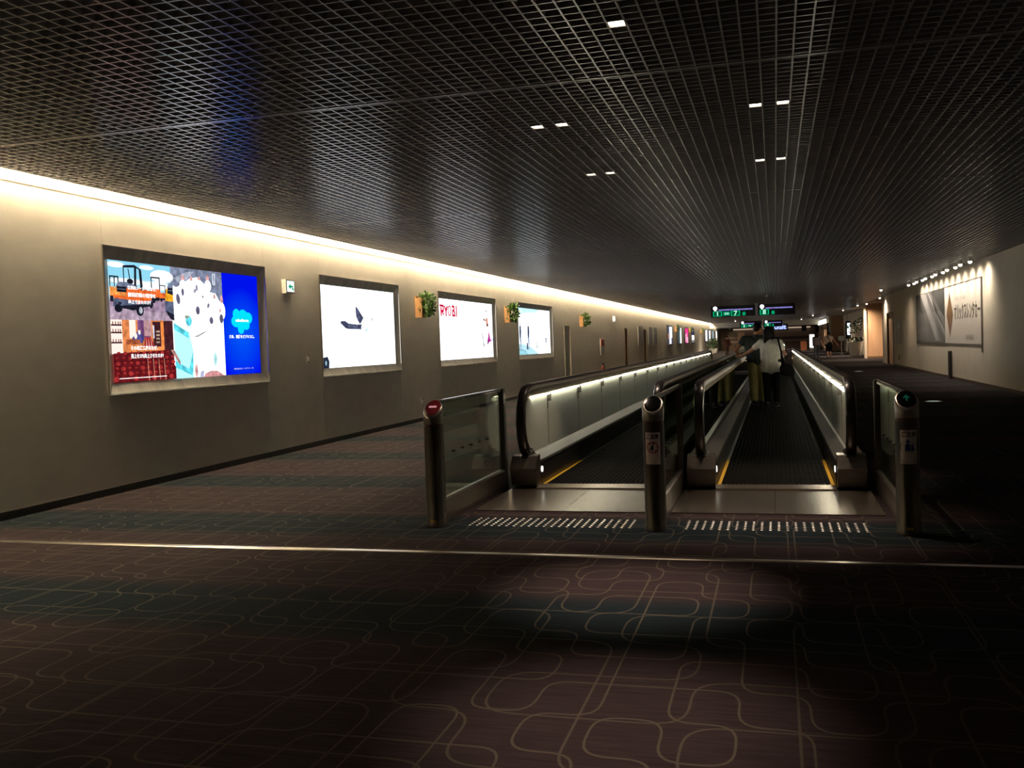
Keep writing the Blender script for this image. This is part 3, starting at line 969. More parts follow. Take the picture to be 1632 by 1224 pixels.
advert(61.6, 64.6, 1.13, 2.47, [(E_(.05, .06, .15), (0, .3, 0, 1)), (E_(.9, .3, .1), (0, .12, .3, .6)), (E_(.1, .1, .2), (.75, 1, .0, .35))], 'tall white lit advert with orange spot, nearest of the far adverts', (.9, .95, 1), 1.4)
advert(68.2, 71.2, 1.13, 2.47, [(E_(.06, .09, .1), (0, .55, 0, 1))], 'half dark half white lit advert left of the pink advert', (.9, .95, .95), 1.3)
advert(73.8, 76.8, 1.13, 2.47, [(E_(1, .75, .85, 1.1), (.1, .3, .1, .6)), (E_(1, .6, .8), (.45, .6, .0, .7)), (E_(1, .8, .9), (.7, .9, 0, .4))], 'bright pink lit advert far along the left wall', (.85, .04, .25), 1.1)
advert(79.6, 82.8, 1.13, 2.47, [(E_(.03, .03, .08), (0, 1, .55, 1)), (E_(.2, .2, .2), (0, 1, 0, .18))], 'dark topped white lit advert right of the pink advert', (.9, .9, .85), 1.2)
advert(96.0, 99.0, 1.2, 2.5, [], 'first plain white lit advert near the end of the left wall', (.95, .97, 1), 1.6)
advert(101.0, 104.0 - .1, 1.2, 2.5, [(E_(.5, .65, .8), (0, .2, 0, 1))], 'second white lit advert near the end of the left wall', (.9, .97, 1), 1.6)
advert(106.5, 109.5, 1.2, 2.5, [(E_(.3, .4, .45), (.3, .7, 0, 1))], 'bluish grey lit advert near the end of the left wall', (.4, .55, .62), .9)
advert(113.0, 116.0, 1.2, 2.5, [], 'last warm white lit advert at the end of the left wall', (1, .95, .88), 1.6)

# ================================================================== CEILING DOWNLIGHTS
lens_me = mesh_of('lens', MB().box(-.043, .043, -.043, .043, .012, .02), emit((1, .86, .66), 9.0))
hous_me = mesh_of('housing', MB().box(-.046, .046, -.046, -.043, .004, .12).box(-.046, .046, .043, .046, .004, .12).box(-.046, -.043, -.043, .043, .004, .12).box(.043, .046, -.043, .043, .004, .12).box(-.046, .046, -.046, .046, .115, .12), STEEL)
def snap_x(x):
    return XE + .03 + (math.floor((x - XE - .03) / .1) + .5) * .1
def downlight(x, y, label, power=DOWN, cone=58):
    x = snap_x(x)
    y = 3.05 + round((y - 3.05) / .1) * .1
    t = thing('ceiling_downlight', (x, y, ZC), label, 'downlight', 'square downlights in the ceiling grid')
    inst('housing', hous_me, t, (x, y, ZC))
    inst('lens', lens_me, t, (x, y, ZC))
    ld = bpy.data.lights.new('lamp', 'SPOT')
    ld.energy = power
    ld.color = (1, .76, .56)
    ld.spot_size = math.radians(cone)
    ld.spot_blend = 1.0
    ld.shadow_soft_size = .04
    lo = bpy.data.objects.new('lamp', ld)
    col.objects.link(lo)
    lo.parent = t
    lo.location = (0, 0, .006)
for i, (yrow, nm) in enumerate([(7.49, 'nearer'), (9.77, 'farther')]):
    for x, side, which in [(-1.81, 'left', 'left'), (-1.61, 'left', 'right'), (-.146, 'right', 'left'), (.055, 'right', 'right')]:
        downlight(x, yrow, '%s lamp of the %s downlight pair above the %s walkway' % (which, nm, side), DOWN * (1.0 if i == 0 else .8))
downlight(-.82, 5.27, 'single brightest downlight nearest the top edge of the photo', DOWN * 2.9, 35)
downlight(-.60, 3.35, 'downlight just overhead beyond the top edge of the photo', DOWN * 2.1, 35)
for x, w1, w2 in [(-1.95, 'left', 'left'), (-1.75, 'right', 'left'), (-.25, 'left', 'right'), (-.05, 'right', 'right')]:
    downlight(x, 41.3, '%s lamp of the tiny far pair above the %s hanging sign half' % (w1, w2), DOWN)

# ================================================================== MOVING WALKWAYS
HR_PROF = [(-.046, -.034), (-.046, .002), (-.038, .018), (-.02, .025), (.02, .025), (.038, .018), (.046, .002), (.046, -.034), (.030, -.034), (.026, -.016), (-.026, -.016), (-.030, -.034)]
def newel_path(y0, y1, off=0.0):
    """closed loop outline of the balustrade in (y, z); off shrinks it inwards"""
    pts = [(.34, .27), (.20, .30), (.09, .40), (.03, .53), (.012, .66), (.04, .80), (.115, .91), (.23, .975), (.38, .995)]
    out = []
    for a, b in pts:
        # shrink towards the inside of the loop
        cy, cz = .45, .60
        d = Vector((a - cy, b - cz))
        l = d.length
        d = d * ((l - off) / l) if l > off else d
        out.append((cy + d.x, cz + d.y))
    out[-1] = (.38, .995 - off)
    A = [(y0 + a, b) for a, b in out]
    B = [(y1 - a, b) for a, b in reversed(out)]
    return A, B

def balustrade(walk, x, inn, y0, y1, lit, pan_len=1.62, first=None):
    """inn: +1 or -1, the side on which the belt lies; y0,y1 fronts of the two newels"""
    s = inn
    # deck: satin sloping cover, cladding outside, dark skirt inside
    prof = [(x + s * .135, .24), (x + s * .13, .262), (x + s * .03, .325), (x - s * .03, .325), (x - s * .12, .30), (x - s * .125, 0), (x + s * .09, 0), (x + s * .09, .24)]
    if s < 0:
        prof = prof[::-1]
    ya, yb = y0 + .22, y1 - .22
    deck = obj('balustrade', MB().extrude_y(prof, ya, yb), DECK, walk)
    obj('skirt_panel', MB().box(min(x + s * .092, x + s * .13), max(x + s * .092, x + s * .13), ya, yb, .014, .238), SKIRT, deck)
    for yc, sg in ((ya, -1), (yb, 1)):
        cap = MB().extrude_x([(yc + sg * .0, 0), (yc + sg * .16, .03), (yc + sg * .2, .20), (yc + sg * .1, .315), (yc, .325)], x - .125, x + .135 if s > 0 else x + .125)
        obj('end_cap', cap, STEEL, deck)
        boot = MB().tube([(x, yc - sg * .10, .30), (x, yc + sg * .02, .285), (x, yc + sg * .1, .26)], [.07, .075, .065], 12)
        obj('handrail_boot', boot, BLACK, deck, smooth=True)
    # glass
    A, B = newel_path(y0, y1, .105)
    gm = FROST if lit else SMOKE
    ystart, yend = (first or y0 + 1.05), y1 - 1.05
    n = max(1, round((yend - ystart) / pan_len))
    front = [(yy, zz) for yy, zz in A if zz > .33]
    front = [(front[0][0] + .12, .325)] + front + [(ystart - .004, .89), (ystart - .004, .325)]
    obj('end_glass', MB().extrude_x(front, x - .006, x + .006), gm, deck)
    back = [(yy, zz) for yy, zz in B if zz > .33]
    back = [(yend + .004, .325), (yend + .004, .89)] + back + [(back[-1][0] - .12, .325)]
    obj('end_glass', MB().extrude_x(back, x - .006, x + .006), gm, deck)
    L = (yend - ystart) / n
    gme = mesh_of('glass_panel', MB().box(-.006, .006, .004, L - .004, .325, .89), gm)
    if lit:
        sme = mesh_of('light_strip', MB().box(min(0, s * .014), max(0, s * .014), .07, L - .07, .876, .890), emit((1, .93, .70), STRIP))
        cme = mesh_of('panel_clamp', MB().box(min(-.012, s * .044), max(.012, s * .044), -.02, .02, .80, .895).box(-.012, .012, -.012, .012, .72, .80).box(-.008, .008, -.004, .004, .325, .72), DARKSTEEL)
    for i in range(n):
        inst('glass_panel', gme, deck, (x, ystart + i * L, 0))
        if lit:
            inst('light_strip', sme, deck, (x + s * .026, ystart + i * L, 0))
            inst('panel_clamp', cme, deck, (x, ystart + i * L, 0))
    if lit:
        obj('light_strip', MB().box(min(x + s * .026, x + s * .04), max(x + s * .026, x + s * .04), y0 + .42, ystart - .035, .876, .890), emit((1, .93, .70), STRIP), deck)
    # rail guide and handrail loops
    Ag, Bg = newel_path(y0, y1, .062)
    gp = [(x, a, b) for a, b in Ag + Bg]
    obj('rail_guide', MB().sweep(gp, [(-.026, -.036), (-.028, .034), (.028, .034), (.026, -.036)]), BRONZE, deck)
    A2, B2 = newel_path(y0, y1, 0)
    obj('handrail', MB().sweep([(x, a, b) for a, b in A2 + B2], HR_PROF), RUBBER, deck, smooth=True)
    # small round marker lamps low on the skirt
    for yc in (y0 + .30, y1 - .30):
        m = MB()
        k = 12
        vs = [(x + s * .137, yc + .030 * math.cos(2 * PI * i / k), .165 + .030 * math.sin(2 * PI * i / k)) for i in range(k)]
        vs += [(x + s * .13, a, b) for _, a, b in vs]
        m.add(vs, [tuple(range(k)), tuple(range(2 * k - 1, k - 1, -1))] + [(i, (i + 1) % k, (i + 1) % k + k, i + k) for i in range(k)])
        obj('marker_lamp', m, emit((1, .97, .88), 2.2), deck)

def walkway(xl, xr, y0, y1, label, lit_l, lit_r, first=None, plen=.4):
    xc = (xl + xr) / 2
    wk = thing('moving_walkway', (xc, y0, 0), label, 'walkway', 'moving walkways')
    balustrade(wk, xl, 1, y0, y1, lit_l, first=first)
    balustrade(wk, xr, -1, y0, y1, lit_r, first=first)
    hw = (xr - xl) / 2 - .135
    ca, cb = y0 + .25, y1 - .25
    # pallets
    n = int((cb - ca) / plen)
    pl = (cb - ca) / n
    m = MB().box(-hw + .03, hw - .03, .003, pl - .003, .002, .012)
    k = 22
    for i in range(k):
        a = -hw + .06 + i * (2 * hw - .12) / (k - 1)
        m.add([(a - .012, .003, .012), (a + .012, .003, .012), (a + .012, pl - .003, .012), (a - .012, pl - .003, .012), (a - .008, .003, .018), (a + .008, .003, .018), (a + .008, pl - .003, .018), (a - .008, pl - .003, .018)],
              [(4, 5, 6, 7), (0, 1, 5, 4), (1, 2, 6, 5), (2, 3, 7, 6), (3, 0, 4, 7)])
    NOMERGE.add(PALLET)
    pme = mesh_of('pallet', m, PALLET)
    for i in range(n):
        inst('pallet', pme, wk, (xc, ca + i * pl, 0))
    for sx in (-1, 1):
        xx = xc + sx * (hw - .018)
        obj('yellow_edge_line', MB().box(xx - .016, xx + .016, ca, ca + 1.9, .002, .016), YELLOW, wk)
        obj('edge_line', MB().box(xx - .016, xx + .016, ca + 1.9, cb, .002, .015), DARKSTEEL, wk)
    for yc, sg in ((ca, -1), (cb, 1)):
        y_a, y_b = sorted((yc, yc + sg * .25))
        cm = MB().box(xc - hw, xc + hw, y_a, y_b, 0, .022)
        for i in range(26):
            a = xc - hw + .05 + i * (2 * hw - .1) / 25
            yt = sorted((yc, yc - sg * .03))
            cm.box(a - .006, a + .006, yt[0], yt[1], .012, .022)
        obj('comb_plate', cm, mat('comb_metal', (.5, .42, .33), .25, .95), wk)
    return wk

YN, YF = 8.86, 37.6
walkway(-2.42, -1.08, YN, YF, 'left moving walkway with brightly lit pale glass on its left side', True, False, first=11.03 - 1.62 + .6)
walkway(-.70, .64, YN, YF, 'right moving walkway carrying the couple', False, True, first=10.01)
walkway(-2.42, -1.08, 61.5, 96, 'far left moving walkway beyond the second hanging sign', True, False)
walkway(-.70, .64, 61.5, 96, 'far right moving walkway beyond the second hanging sign', False, True)

def landing(y0, y1, label):
    t = thing('landing_plate', (-.88, (y0 + y1) / 2, 0), label, 'floor plate', 'steel landing plates')
    for a, b in ((-2.53, -1.75), (-1.75, -.918), (-.852, -.03), (-.03, .79)):
        obj('plate', MB().box(a + .002, b - .002, y0, y1, 0, .010), PLATE, t)
landing(7.67, 8.855, 'brushed steel landing plate at the near walkway entrance')
landing(37.61, 39.3, 'brushed steel landing plate at the far walkway exit')
landing(59.8, 61.49, 'brushed steel landing plate before the far walkways')

# tactile studs on the carpet
stud_me = mesh_of('stud', MB().lathe((0, 0, 0), [(.0105, 0), (.0105, .002), (.0085, .0045), (.004, .0056)], 8), mat('polished_stud', (.95, .9, .84), .3, 1.0), smooth=True)
for xa, lb in ((-2.365, 'rows of small steel tactile studs before the left walkway'), (-.67, 'rows of small steel tactile studs before the right walkway')):
    t = thing('tactile_strip', (xa + .65, 7.2, 0), lb, 'tactile strip', 'tactile strips')
    for i in range(22):
        for j in range(6):
            inst('stud', stud_me, t, (xa + i * .0605, 7.04 + j * .06, 0))

# ================================================================== ENTRY BARRIERS WITH BOLLARDS
def barrier(x, label, kind):
    yb, r = 6.99, .079
    t = thing('entry_barrier', (x, yb, 0), label, 'barrier', 'entry barriers with bollards')
    # bollard with a slanted top facing the camera
    n = 28
    def ringpts(rad, z, slope=0.0):
        return [(x + rad * math.cos(2 * PI * i / n), yb + rad * math.sin(2 * PI * i / n), z + slope * rad * math.sin(2 * PI * i / n)) for i in range(n)]
    def stack(rings, material, name, cap0=True, cap1=True, lab=None):
        vs = [q for rg in rings for q in rg]
        fs = []
        for k in range(len(rings) - 1):
            for i in range(n):
                j = (i + 1) % n
                fs.append((k * n + i, k * n + j, (k + 1) * n + j, (k + 1) * n + i))
        if cap0: fs.append(tuple(range(n - 1, -1, -1)))
        if cap1: fs.append(tuple((len(rings) - 1) * n + i for i in range(n)))
        return obj(name, MB().add(vs, fs), material, t, smooth=True, label=lab)
    stack([ringpts(r + .006, 0), ringpts(r + .006, .03), ringpts(r, .04), ringpts(r, .80)], STEEL if False else DARKSTEEL, 'bollard_post')
    stack([ringpts(r - .006, .80), ringpts(r - .006, .815)], mat('red_groove_band', (.10, .015, .015), .4), 'groove_band')
    sl = .85
    stack([ringpts(r, .815), ringpts(r, .925, sl), ringpts(r - .006, .938, sl), ringpts(r - .014, .942, sl)], STEEL, 'bollard_head')
    capm = {'red': mat('dark_red_cap', (.16, .012, .02), .25, coat=.5), 'black': mat('gloss_black_cap', (.003, .003, .003), .12, spec=.15), 'green': mat('gloss_black_cap', (.003, .003, .003), .12, spec=.15)}[kind]
    cap = stack([ringpts(r - .015, .9422, sl), ringpts(r - .017, .946, sl), ringpts(r - .03, .949, sl)], capm, 'cap')
    cz = .9505
    u = Vector((1, 0, 0)); v = Vector((0, 1, sl)).normalized(); nn = u.cross(v)
    p = Plane((x, yb, cz), u, v, nn)
    if kind == 'red':
        p.rect(E_(.8, .35, .4, .55), -.032, .032, -.010, .010)
        p.done('no_entry_bar', t, 'pale bar on red cap')
    elif kind == 'green':
        p.poly(E_(.02, .2, .12, .15), [(-.006, -.03), (.006, -.03), (.006, .0), (.025, .0), (0, .035), (-.025, .0), (-.006, .0)])
        p.done('arrow_lamp', t, 'dim green arrow')
    # foot label in yellow
    def curved(name, z0, z1, a0, a1, m, rr):
        k = 8
        mb = MB()
        vs = []
        for i in range(k + 1):
            a = a0 + (a1 - a0) * i / k
            vs += [(x + rr * math.cos(a), yb + rr * math.sin(a), z0), (x + rr * math.cos(a), yb + rr * math.sin(a), z1)]
        mb.add(vs, [(2 * i, 2 * i + 2, 2 * i + 3, 2 * i + 1) for i in range(k)])
        return obj(name, mb, m, t)
    if kind != 'black':
        curved('yellow_tag', .045, .062, -PI * .62, -PI * .42, YELLOW, r + .0015)
    if kind != 'red':
        st = curved('notice_sticker', .50, .735, -PI * .5 - .72, -PI * .5 + .72, mat('pinkish_notice', (.88, .78, .78), .6), r + .0015)
        # flat print bent around the post
        def bend(pl, name):
            mb = pl.mb
            out = []
            for q in mb.v:
                a = -PI / 2 + q[0] / r
                rr = r + .0022 + q[1]
                out.append((x + rr * math.cos(a), yb + rr * math.sin(a), q[2]))
            mb.v = out
            return obj(name, mb, None, st)
        pl = Plane((0, 0, .50), (1, 0, 0), (0, 0, 1), (0, 1, 0))
        BK = mat('black_print', (.02, .02, .02), .6)
        pl.text(BK, 0, .203, 'ご注意', .04, 'CENTER', squash=.82, bold=.001)
        if kind == 'black':
            RD = mat('red_print', (.55, .05, .05), .6)
            pl.ring(RD, 0, .125, .043, .008)
            pl.poly(BK, [(-.006, .10), (.004, .10), (.008, .13), (.0, .15), (-.008, .13)]); pl.oval(BK, .006, .152, .007, .008, 8)
            pl.poly(BK, [(-.02, .105), (-.012, .105), (-.004, .13), (-.01, .135)])
            pl.poly(RD, [(-.03, .158), (-.024, .161), (.031, .093), (.026, .089)])
        else:
            BL = mat('blue_print', (.02, .04, .3), .6)
            pl.oval(BL, -.006, .155, .012, .012, 10); pl.poly(BL, [(-.024, .09), (.008, .09), (.012, .13), (-.006, .146), (-.024, .13)])
            pl.oval(BL, .022, .13, .009, .009, 10); pl.poly(BL, [(.012, .09), (.034, .09), (.034, .115), (.022, .124), (.013, .115)])
            for sx in (-1, 1):
                pl.poly(BK, [(sx * .048, .09), (sx * .044, .09), (sx * .052, .12), (sx * .044, .15), (sx * .048, .15), (sx * .057, .12)])
        for b in (.058, .048, .028, .018):
            pl.rect(mat('grey_print', (.35, .28, .28), .6), -.05, .05, b, b + .003)
        bend(pl, 'notice_print')
    # glass guard behind the bollard
    ya, ye = yb + .10, 8.93
    gp = obj('glass_panel', MB().box(x - .005, x + .005, ya + .03, ye - .03, .20, .975), CLEAR, t)
    for i in range(5):
        yy = ya + .35 + i * .24
        obj('bolt', MB().tube([(x - .012, yy, .55), (x + .012, yy, .55)], .009, 8), BLACK, gp)
    obj('kick_plate', MB().extrude_y([(x - .028, 0), (x + .028, 0), (x + .028, .185), (x + .015, .2), (x - .015, .2), (x - .028, .185)], ya, ye - .03), STEEL, t)
    obj('top_rail', MB().extrude_y([(x - .018, .965), (x + .018, .965), (x + .018, .985), (x + .010, .995), (x - .010, .995), (x - .018, .985)], ya - .03, ye), CHROME, t)
    obj('near_upright', MB().tube([(x, ya + .015, .0), (x, ya + .015, .975)], .014, 10), CHROME, t, smooth=True)
    obj('end_post', MB().extrude_y([(x - .03, 0), (x + .03, 0), (x + .03, .98), (x + .02, .995), (x - .02, .995), (x - .03, .98)], ye - .035, ye + .035), DARKSTEEL, t)
    return t
barrier(-2.62, 'left entry barrier, its bollard topped by a red cap', 'red')
barrier(-.885, 'middle entry barrier, its bollard with a round prohibition notice', 'black')
barrier(.865, 'right entry barrier, its bollard with a blue figure notice', 'green')

# ================================================================== HANGING SIGNS
SIGNB = mat('black_sign_box', (.006, .006, .014), .35)
def hang_sign(y, x0, xm, x1, z0, z1, label, kind):
    t = thing('hanging_sign', ((x0 + x1) / 2, y, z0), label, 'sign', 'hanging direction signs')
    GR = [E_(0, .55, .22, 1.0), E_(.45, 1, .7, 1.0), E_(0, .25, .12, .8)]
    LAV = E_(.32, .28, .75, .9)
    WH = E_(.95, .97, 1, 1.5)
    h = z1 - z0
    for a, b, nums in ((x0, xm - .05, ('1', '7') if kind == 0 else ('2', '5')), (xm + .05, x1, ('8',))):
        bx = obj('sign_box', MB().box(a, b, y, y + .18, z0, z1), SIGNB, t)
        p = Plane((a, y - .002, z0), (1, 0, 0), (0, 0, 1), (0, -1, 0))
        wdt = b - a
        p.oval(WH, .17, h * .80, .09, .085, 14); p.poly(WH, [(.11, h * .78), (.23, h * .78), (.2, h * .55), (.14, h * .55)])
        p.rect(LAV, .3, wdt - .1, h * .62, h * .69)
        p.rect(E_(.14, .12, .4, .8), .3, wdt - .1, h * .56, h * .62)
        q = .08
        for i, nmb in enumerate(nums):
            p.rect(GR[0], q, q + .36, h * .06, h * .52); p.rect(E_(0, .12, .05, .6), q + .03, q + .33, h * .1, h * .48)
            p.text(GR[1], q + .18, h * .29, nmb, .26, 'CENTER', bold=.008)
            q += .4
            if i == 0 and len(nums) > 1:
                p.rect(GR[2], q, q + .3, h * .1, h * .48); p.rect(GR[1], q + .06, q + .24, h * .32, h * .37); p.rect(GR[1], q + .06, q + .24, h * .2, h * .25)
                q += .33
        p.text(GR[0], q + .04, h * .2, '番', .16)
        p.done('sign_face', bx)
    obj('divider', MB().box(xm - .05, xm + .05, y - .03, y + .2, z0 - .02, z1 + .06), mat('pale_divider', (.7, .68, .75), .4), t)
    for xx in (x0 + .4, x1 - .4):
        obj('hanger_rod', MB().tube([(xx, y + .09, z1), (xx, y + .09, ZC)], .014, 6), DARKSTEEL, t)
hang_sign(40.0, -2.53, -.70, .82, 2.33, 2.78, 'nearest long black hanging sign with green gate numbers', 0)
hang_sign(64.0, -2.20, -.75, .50, 2.12, 2.54, 'second smaller hanging sign behind the couple', 1)
t = thing('hanging_sign', (.45, 84, 1.95), 'far blue glowing letter sign right of the woman\'s head', 'sign', 'hanging direction signs')
bx = obj('sign_box', MB().box(-.7, 1.1, 84, 84.15, 2.0, 2.55), SIGNB, t)
p = Plane((-.7, 83.998, 2.0), (1, 0, 0), (0, 0, 1), (0, -1, 0))
p.text(E_(.35, .45, 1, 1.6), 1.15, .27, 'udit', .52, 'CENTER', bold=.02, squash=1.2)
p.done('sign_face', bx)
for xx in (-.3, .8):
    obj('hanger_rod', MB().tube([(xx, 84.08, 2.55), (xx, 84.08, ZC)], .014, 6), DARKSTEEL, t)

# ================================================================== RIGHT SIDE
# long rental car poster
t = thing('wall_poster', (XR, 31.4, 1.04), 'long wall poster with gold diamond and katakana lettering on the right wall', 'poster')
P0, P1, PZ0, PZ1 = 36.95, 25.85, 1.045, 2.71
obj('sheet', MB().box(XR - .02, XR, P1, P0, PZ0, PZ1), mat('poster_paper', (.62, .57, .53), .6), t)
fr = MB().box(XR - .035, XR, P0, P0 + .06, PZ0 - .06, PZ1).box(XR - .035, XR, P1 - .06, P1, PZ0 - .2, PZ1 + .02).box(XR - .035, XR, P1, P0, PZ1, PZ1 + .03)
obj('frame', fr, mat('dark_poster_frame', (.12, .10, .09), .5), t)
wd = P0 - P1
p = Plane((XR - .0205, P0, PZ0), (0, -1, 0), (0, 0, 1), (-1, 0, 0))
h = PZ1 - PZ0
G = lambda v, b=1.0: mat('poster_grey_%.3f_%.2f' % (v, b), (v, v * .97, v * b), .6, noise=.25, nscale=.8)
sp = 5.85
p.rect(mat('poster_paper', (.62, .57, .53), .6), 0, wd, 0, h); p.rect(G(.115), 0, sp, 0, h); p.rect(G(.16), 0, sp, 0, h * .6); p.poly(G(.2), [(0, h * .25), (2.2, h * .35), (3.4, h * .1), (2.6, 0), (0, 0)])
p.poly(G(.045), [(3.2, h), (sp, h), (sp, h * .45), (4.6, h * .72)])
p.poly(G(.05, .9), [(0, h), (1.0, h), (1.6, h * .55), (0, h * .78)])
p.poly(G(.34), [(1.0, h), (1.7, h), (4.9, 0), (4.3, 0)]); p.poly(G(.26), [(1.7, h), (2.1, h), (5.2, .04), (4.9, 0)]); p.poly(G(.34), [(2.5, h), (2.9, h), (sp, h * .1), (sp, h * .22)])
p.rect(G(.13), 0, sp, 0, .06)
GOLD = mat('gold_print', (.22, .12, .04), .5); MAR = mat('maroon_print', (.20, .10, .07), .5)
dx = 6.7
p.poly(MAR, [(dx, h * .90), (dx + .52, h * .5), (dx, h * .12), (dx - .52, h * .5)]); p.poly(GOLD, [(dx, h * .80), (dx + .44, h * .5), (dx, h * .36), (dx - .44, h * .5)])
p.poly(MAR, [(dx - .2, h * .5), (dx, h * .57), (dx + .2, h * .5), (dx, h * .43)])
PB = mat('dark_print', (.07, .055, .05), .6)
p.text(PB, 7.42, h * .515, 'オリックスレンタカー', .50, squash=.72, bold=.006)
p.text(G(.3), 7.6, h * .76, '次の旅へ、もっと自由に', .13, squash=1.1); p.text(G(.22), 9.1, h * .11, '0120-00-4132', .17, squash=1.1)
p.done('printed_picture', t)
# post by the wall
t = thing('wall_post', (XR - .05, 30.2, 0), 'thin dark upright post against the right wall below the poster', 'post')
obj('shaft', MB().box(XR - .07, XR - .01, 30.1, 30.4, 0, .82), BLACK, t)
obj('base', MB().box(XR - .12, XR, 30.05, 30.45, 0, .02), BLACK, t)
# row of spotlights
sh_me = mesh_of('housing', MB().lathe((0, 0, 0), [(.05, .03), (.055, 0), (.05, -.03), (.045, -.05)], 12), mat('spot_housing', (.5, .47, .42), .4, .5), smooth=True)
sl_me = mesh_of('bulb', MB().ball((0, 0, -.055), (.05, .05, .045), 10), emit((1, .9, .74), 5.0), smooth=True)
ords = ['first', 'second', 'third', 'fourth', 'fifth', 'sixth', 'seventh', 'eighth', 'ninth', 'tenth', 'eleventh', 'twelfth']
for i in range(12):
    yy = 35.6 - i * (35.6 - 25.1) / 11
    xx = 4.55 + (.05 if i % 2 else 0)
    t = thing('ceiling_spotlight', (xx, yy, ZC), '%s spotlight from the left in the row above the long poster' % ords[i], 'spotlight', 'spotlights above the long poster')
    inst('housing', sh_me, t, (xx, yy, ZC - .03))
    inst('bulb', sl_me, t, (xx, yy, ZC - .04))
    ld = bpy.data.lights.new('lamp', 'SPOT')
    ld.energy = SPOT; ld.color = (1, .86, .66); ld.spot_size = math.radians(150); ld.spot_blend = 1.0; ld.shadow_soft_size = .04
    lo = bpy.data.objects.new('lamp', ld)
    col.objects.link(lo); lo.parent = t
    lo.location = (0, 0, -.15)
    lo.rotation_euler = (0, math.radians(-24), 0)     # leans towards the wall
# lamps over the recess
for x, y, lb, pw in [(3.95, 38.6, 'small ceiling lamp left of the grey wall sign', 90), (4.75, 47.0, 'ceiling lamp in front of the orange brown recess wall', 300), (4.9, 55.2, 'right lamp of the pair above the potted plant', 900), (4.6, 57.4, 'left lamp of the pair above the potted plant', 700), (4.45, 67.0, 'small ceiling lamp above the tall digital sign', 1800)]:
    t = thing('ceiling_spotlight', (x, y, ZC), lb, 'spotlight', 'small ceiling lamps on the right')
    inst('housing', sh_me, t, (x, y, ZC - .03)); inst('bulb', sl_me, t, (x, y, ZC - .04))
    ld = bpy.data.lights.new('lamp', 'SPOT')
    ld.energy = pw; ld.color = (1, .78, .56); ld.spot_size = math.radians(165); ld.spot_blend = 1; ld.shadow_soft_size = .05
    lo = bpy.data.objects.new('lamp', ld)
    col.objects.link(lo); lo.parent = t; lo.location = (0, 0, -.15)
# sign and socket on the wall end
t = thing('wall_sign', (XR, 42.5, 1.3), 'narrow grey sign on the right wall just before the brown door', 'sign')
obj('board', MB().box(XR - .02, XR, 41.6, 43.2, .95, 2.0), mat('grey_sign', (.33, .30, .28), .5), t)
obj('symbol', MB().box(XR - .025, XR - .02, 42.2, 42.7, 1.55, 1.75), WHITEP, t)
t = thing('socket_plate', (XR, 42.4, .35), 'dark socket plate low on the right wall by the brown door', 'socket')
obj('cover', MB().box(XR - .012, XR, 42.2, 42.5, .28, .48), mat('brown_plate', (.15, .1, .07), .5), t)
obj('outlet', MB().box(XR - .016, XR - .012, 42.3, 42.4, .34, .42), BLACK, t)
# round discs on the floor, their faces weakly emissive
for x, y, lb in [(3.04, 20.5, 'nearer round pale floor disc right of the walkways'), (3.03, 38.0, 'farther round pale floor disc right of the walkways')]:
    t = thing('floor_disc', (x, y, 0), lb, 'floor light', 'round floor discs')
    obj('ring', MB().lathe((x, y, 0), [(.17, 0), (.17, .004), (.13, .006)], 20), STEEL, t)
    obj('lens', MB().lathe((x, y, .006), [(.125, 0), (.12, .004), (.08, .008)], 20), emit((.75, .9, .75), .28), t)

# potted plant
t = thing('potted_plant', (5.1, 66, 0), 'leafy plant in a large pale tapered pot by the recess', 'plant')
obj('pot', MB().lathe((5.1, 66, 0), [(.30, 0), (.33, .03), (.46, .84), (.50, .86), (.50, .92), (.45, .92), (.43, .86)], 24), POTM, t, smooth=True)
f = MB(); leaf_cluster(f, (5.1, 66, 1.02),   .40, 110, .18, squash=(1, 1, .35)); obj('low_foliage', f, LEAFD, t)
for i, (ax, hh, q) in enumerate([(-.18, 1.75, .28), (.12, 1.95, .3), (.25, 2.25, .2), (-.02, 1.7, .28)]):
    st = obj('stem', MB().tube([(5.1 + ax * .4, 66, .9), (5.1 + ax * .8, 66.02, (.9 + hh) / 2), (5.1 + ax * 1.2, 66, hh)], .022, 6), mat('stem_brown', (.12, .08, .05), .7), t)
    f = MB(); leaf_cluster(f, (5.1 + ax * 1.2, 66, hh), q, 30, .19); obj('leaves', f, LEAFD, st)

# tall digital sign on a stand, leaflet stand
t = thing('digital_sign', (5.3, 75, 0), 'tall narrow dark digital sign with white screen beside the potted plant', 'sign')
obj('cabinet', MB().box(5.12, 5.48, 74.9, 75.05, 1.1, 2.45), BLACK, t)
glow_rect('screen', t, 0, 0, 0, 0, 0, BLACK) if False else obj('screen', MB().box(5.24, 5.45, 74.885, 74.9, 1.4, 2.3), emit((.8, .9, 1), 1.5), t)
obj('post', MB().box(5.26, 5.34, 74.94, 75.0, 0, 1.1), DARKSTEEL, t)
obj('foot', MB().box(5.1, 5.5, 74.8, 75.2, 0, .04), DARKSTEEL, t)
t = thing('leaflet_stand', (4.75, 74, 0), 'slim pale leaflet stand left of the digital sign', 'stand')
obj('pole', MB().tube([(4.75, 74, 0), (4.75, 74, 1.05)], .03, 8), WHITEP, t)
obj('tray', MB().box(4.55, 4.95, 73.85, 74.1, 1.0, 1.35), mat('pale_green_tray', (.5, .6, .55), .5), t)
obj('foot', MB().lathe((4.75, 74, 0), [(.2, 0), (.2, .02), (.05, .03)], 12), WHITEP, t)

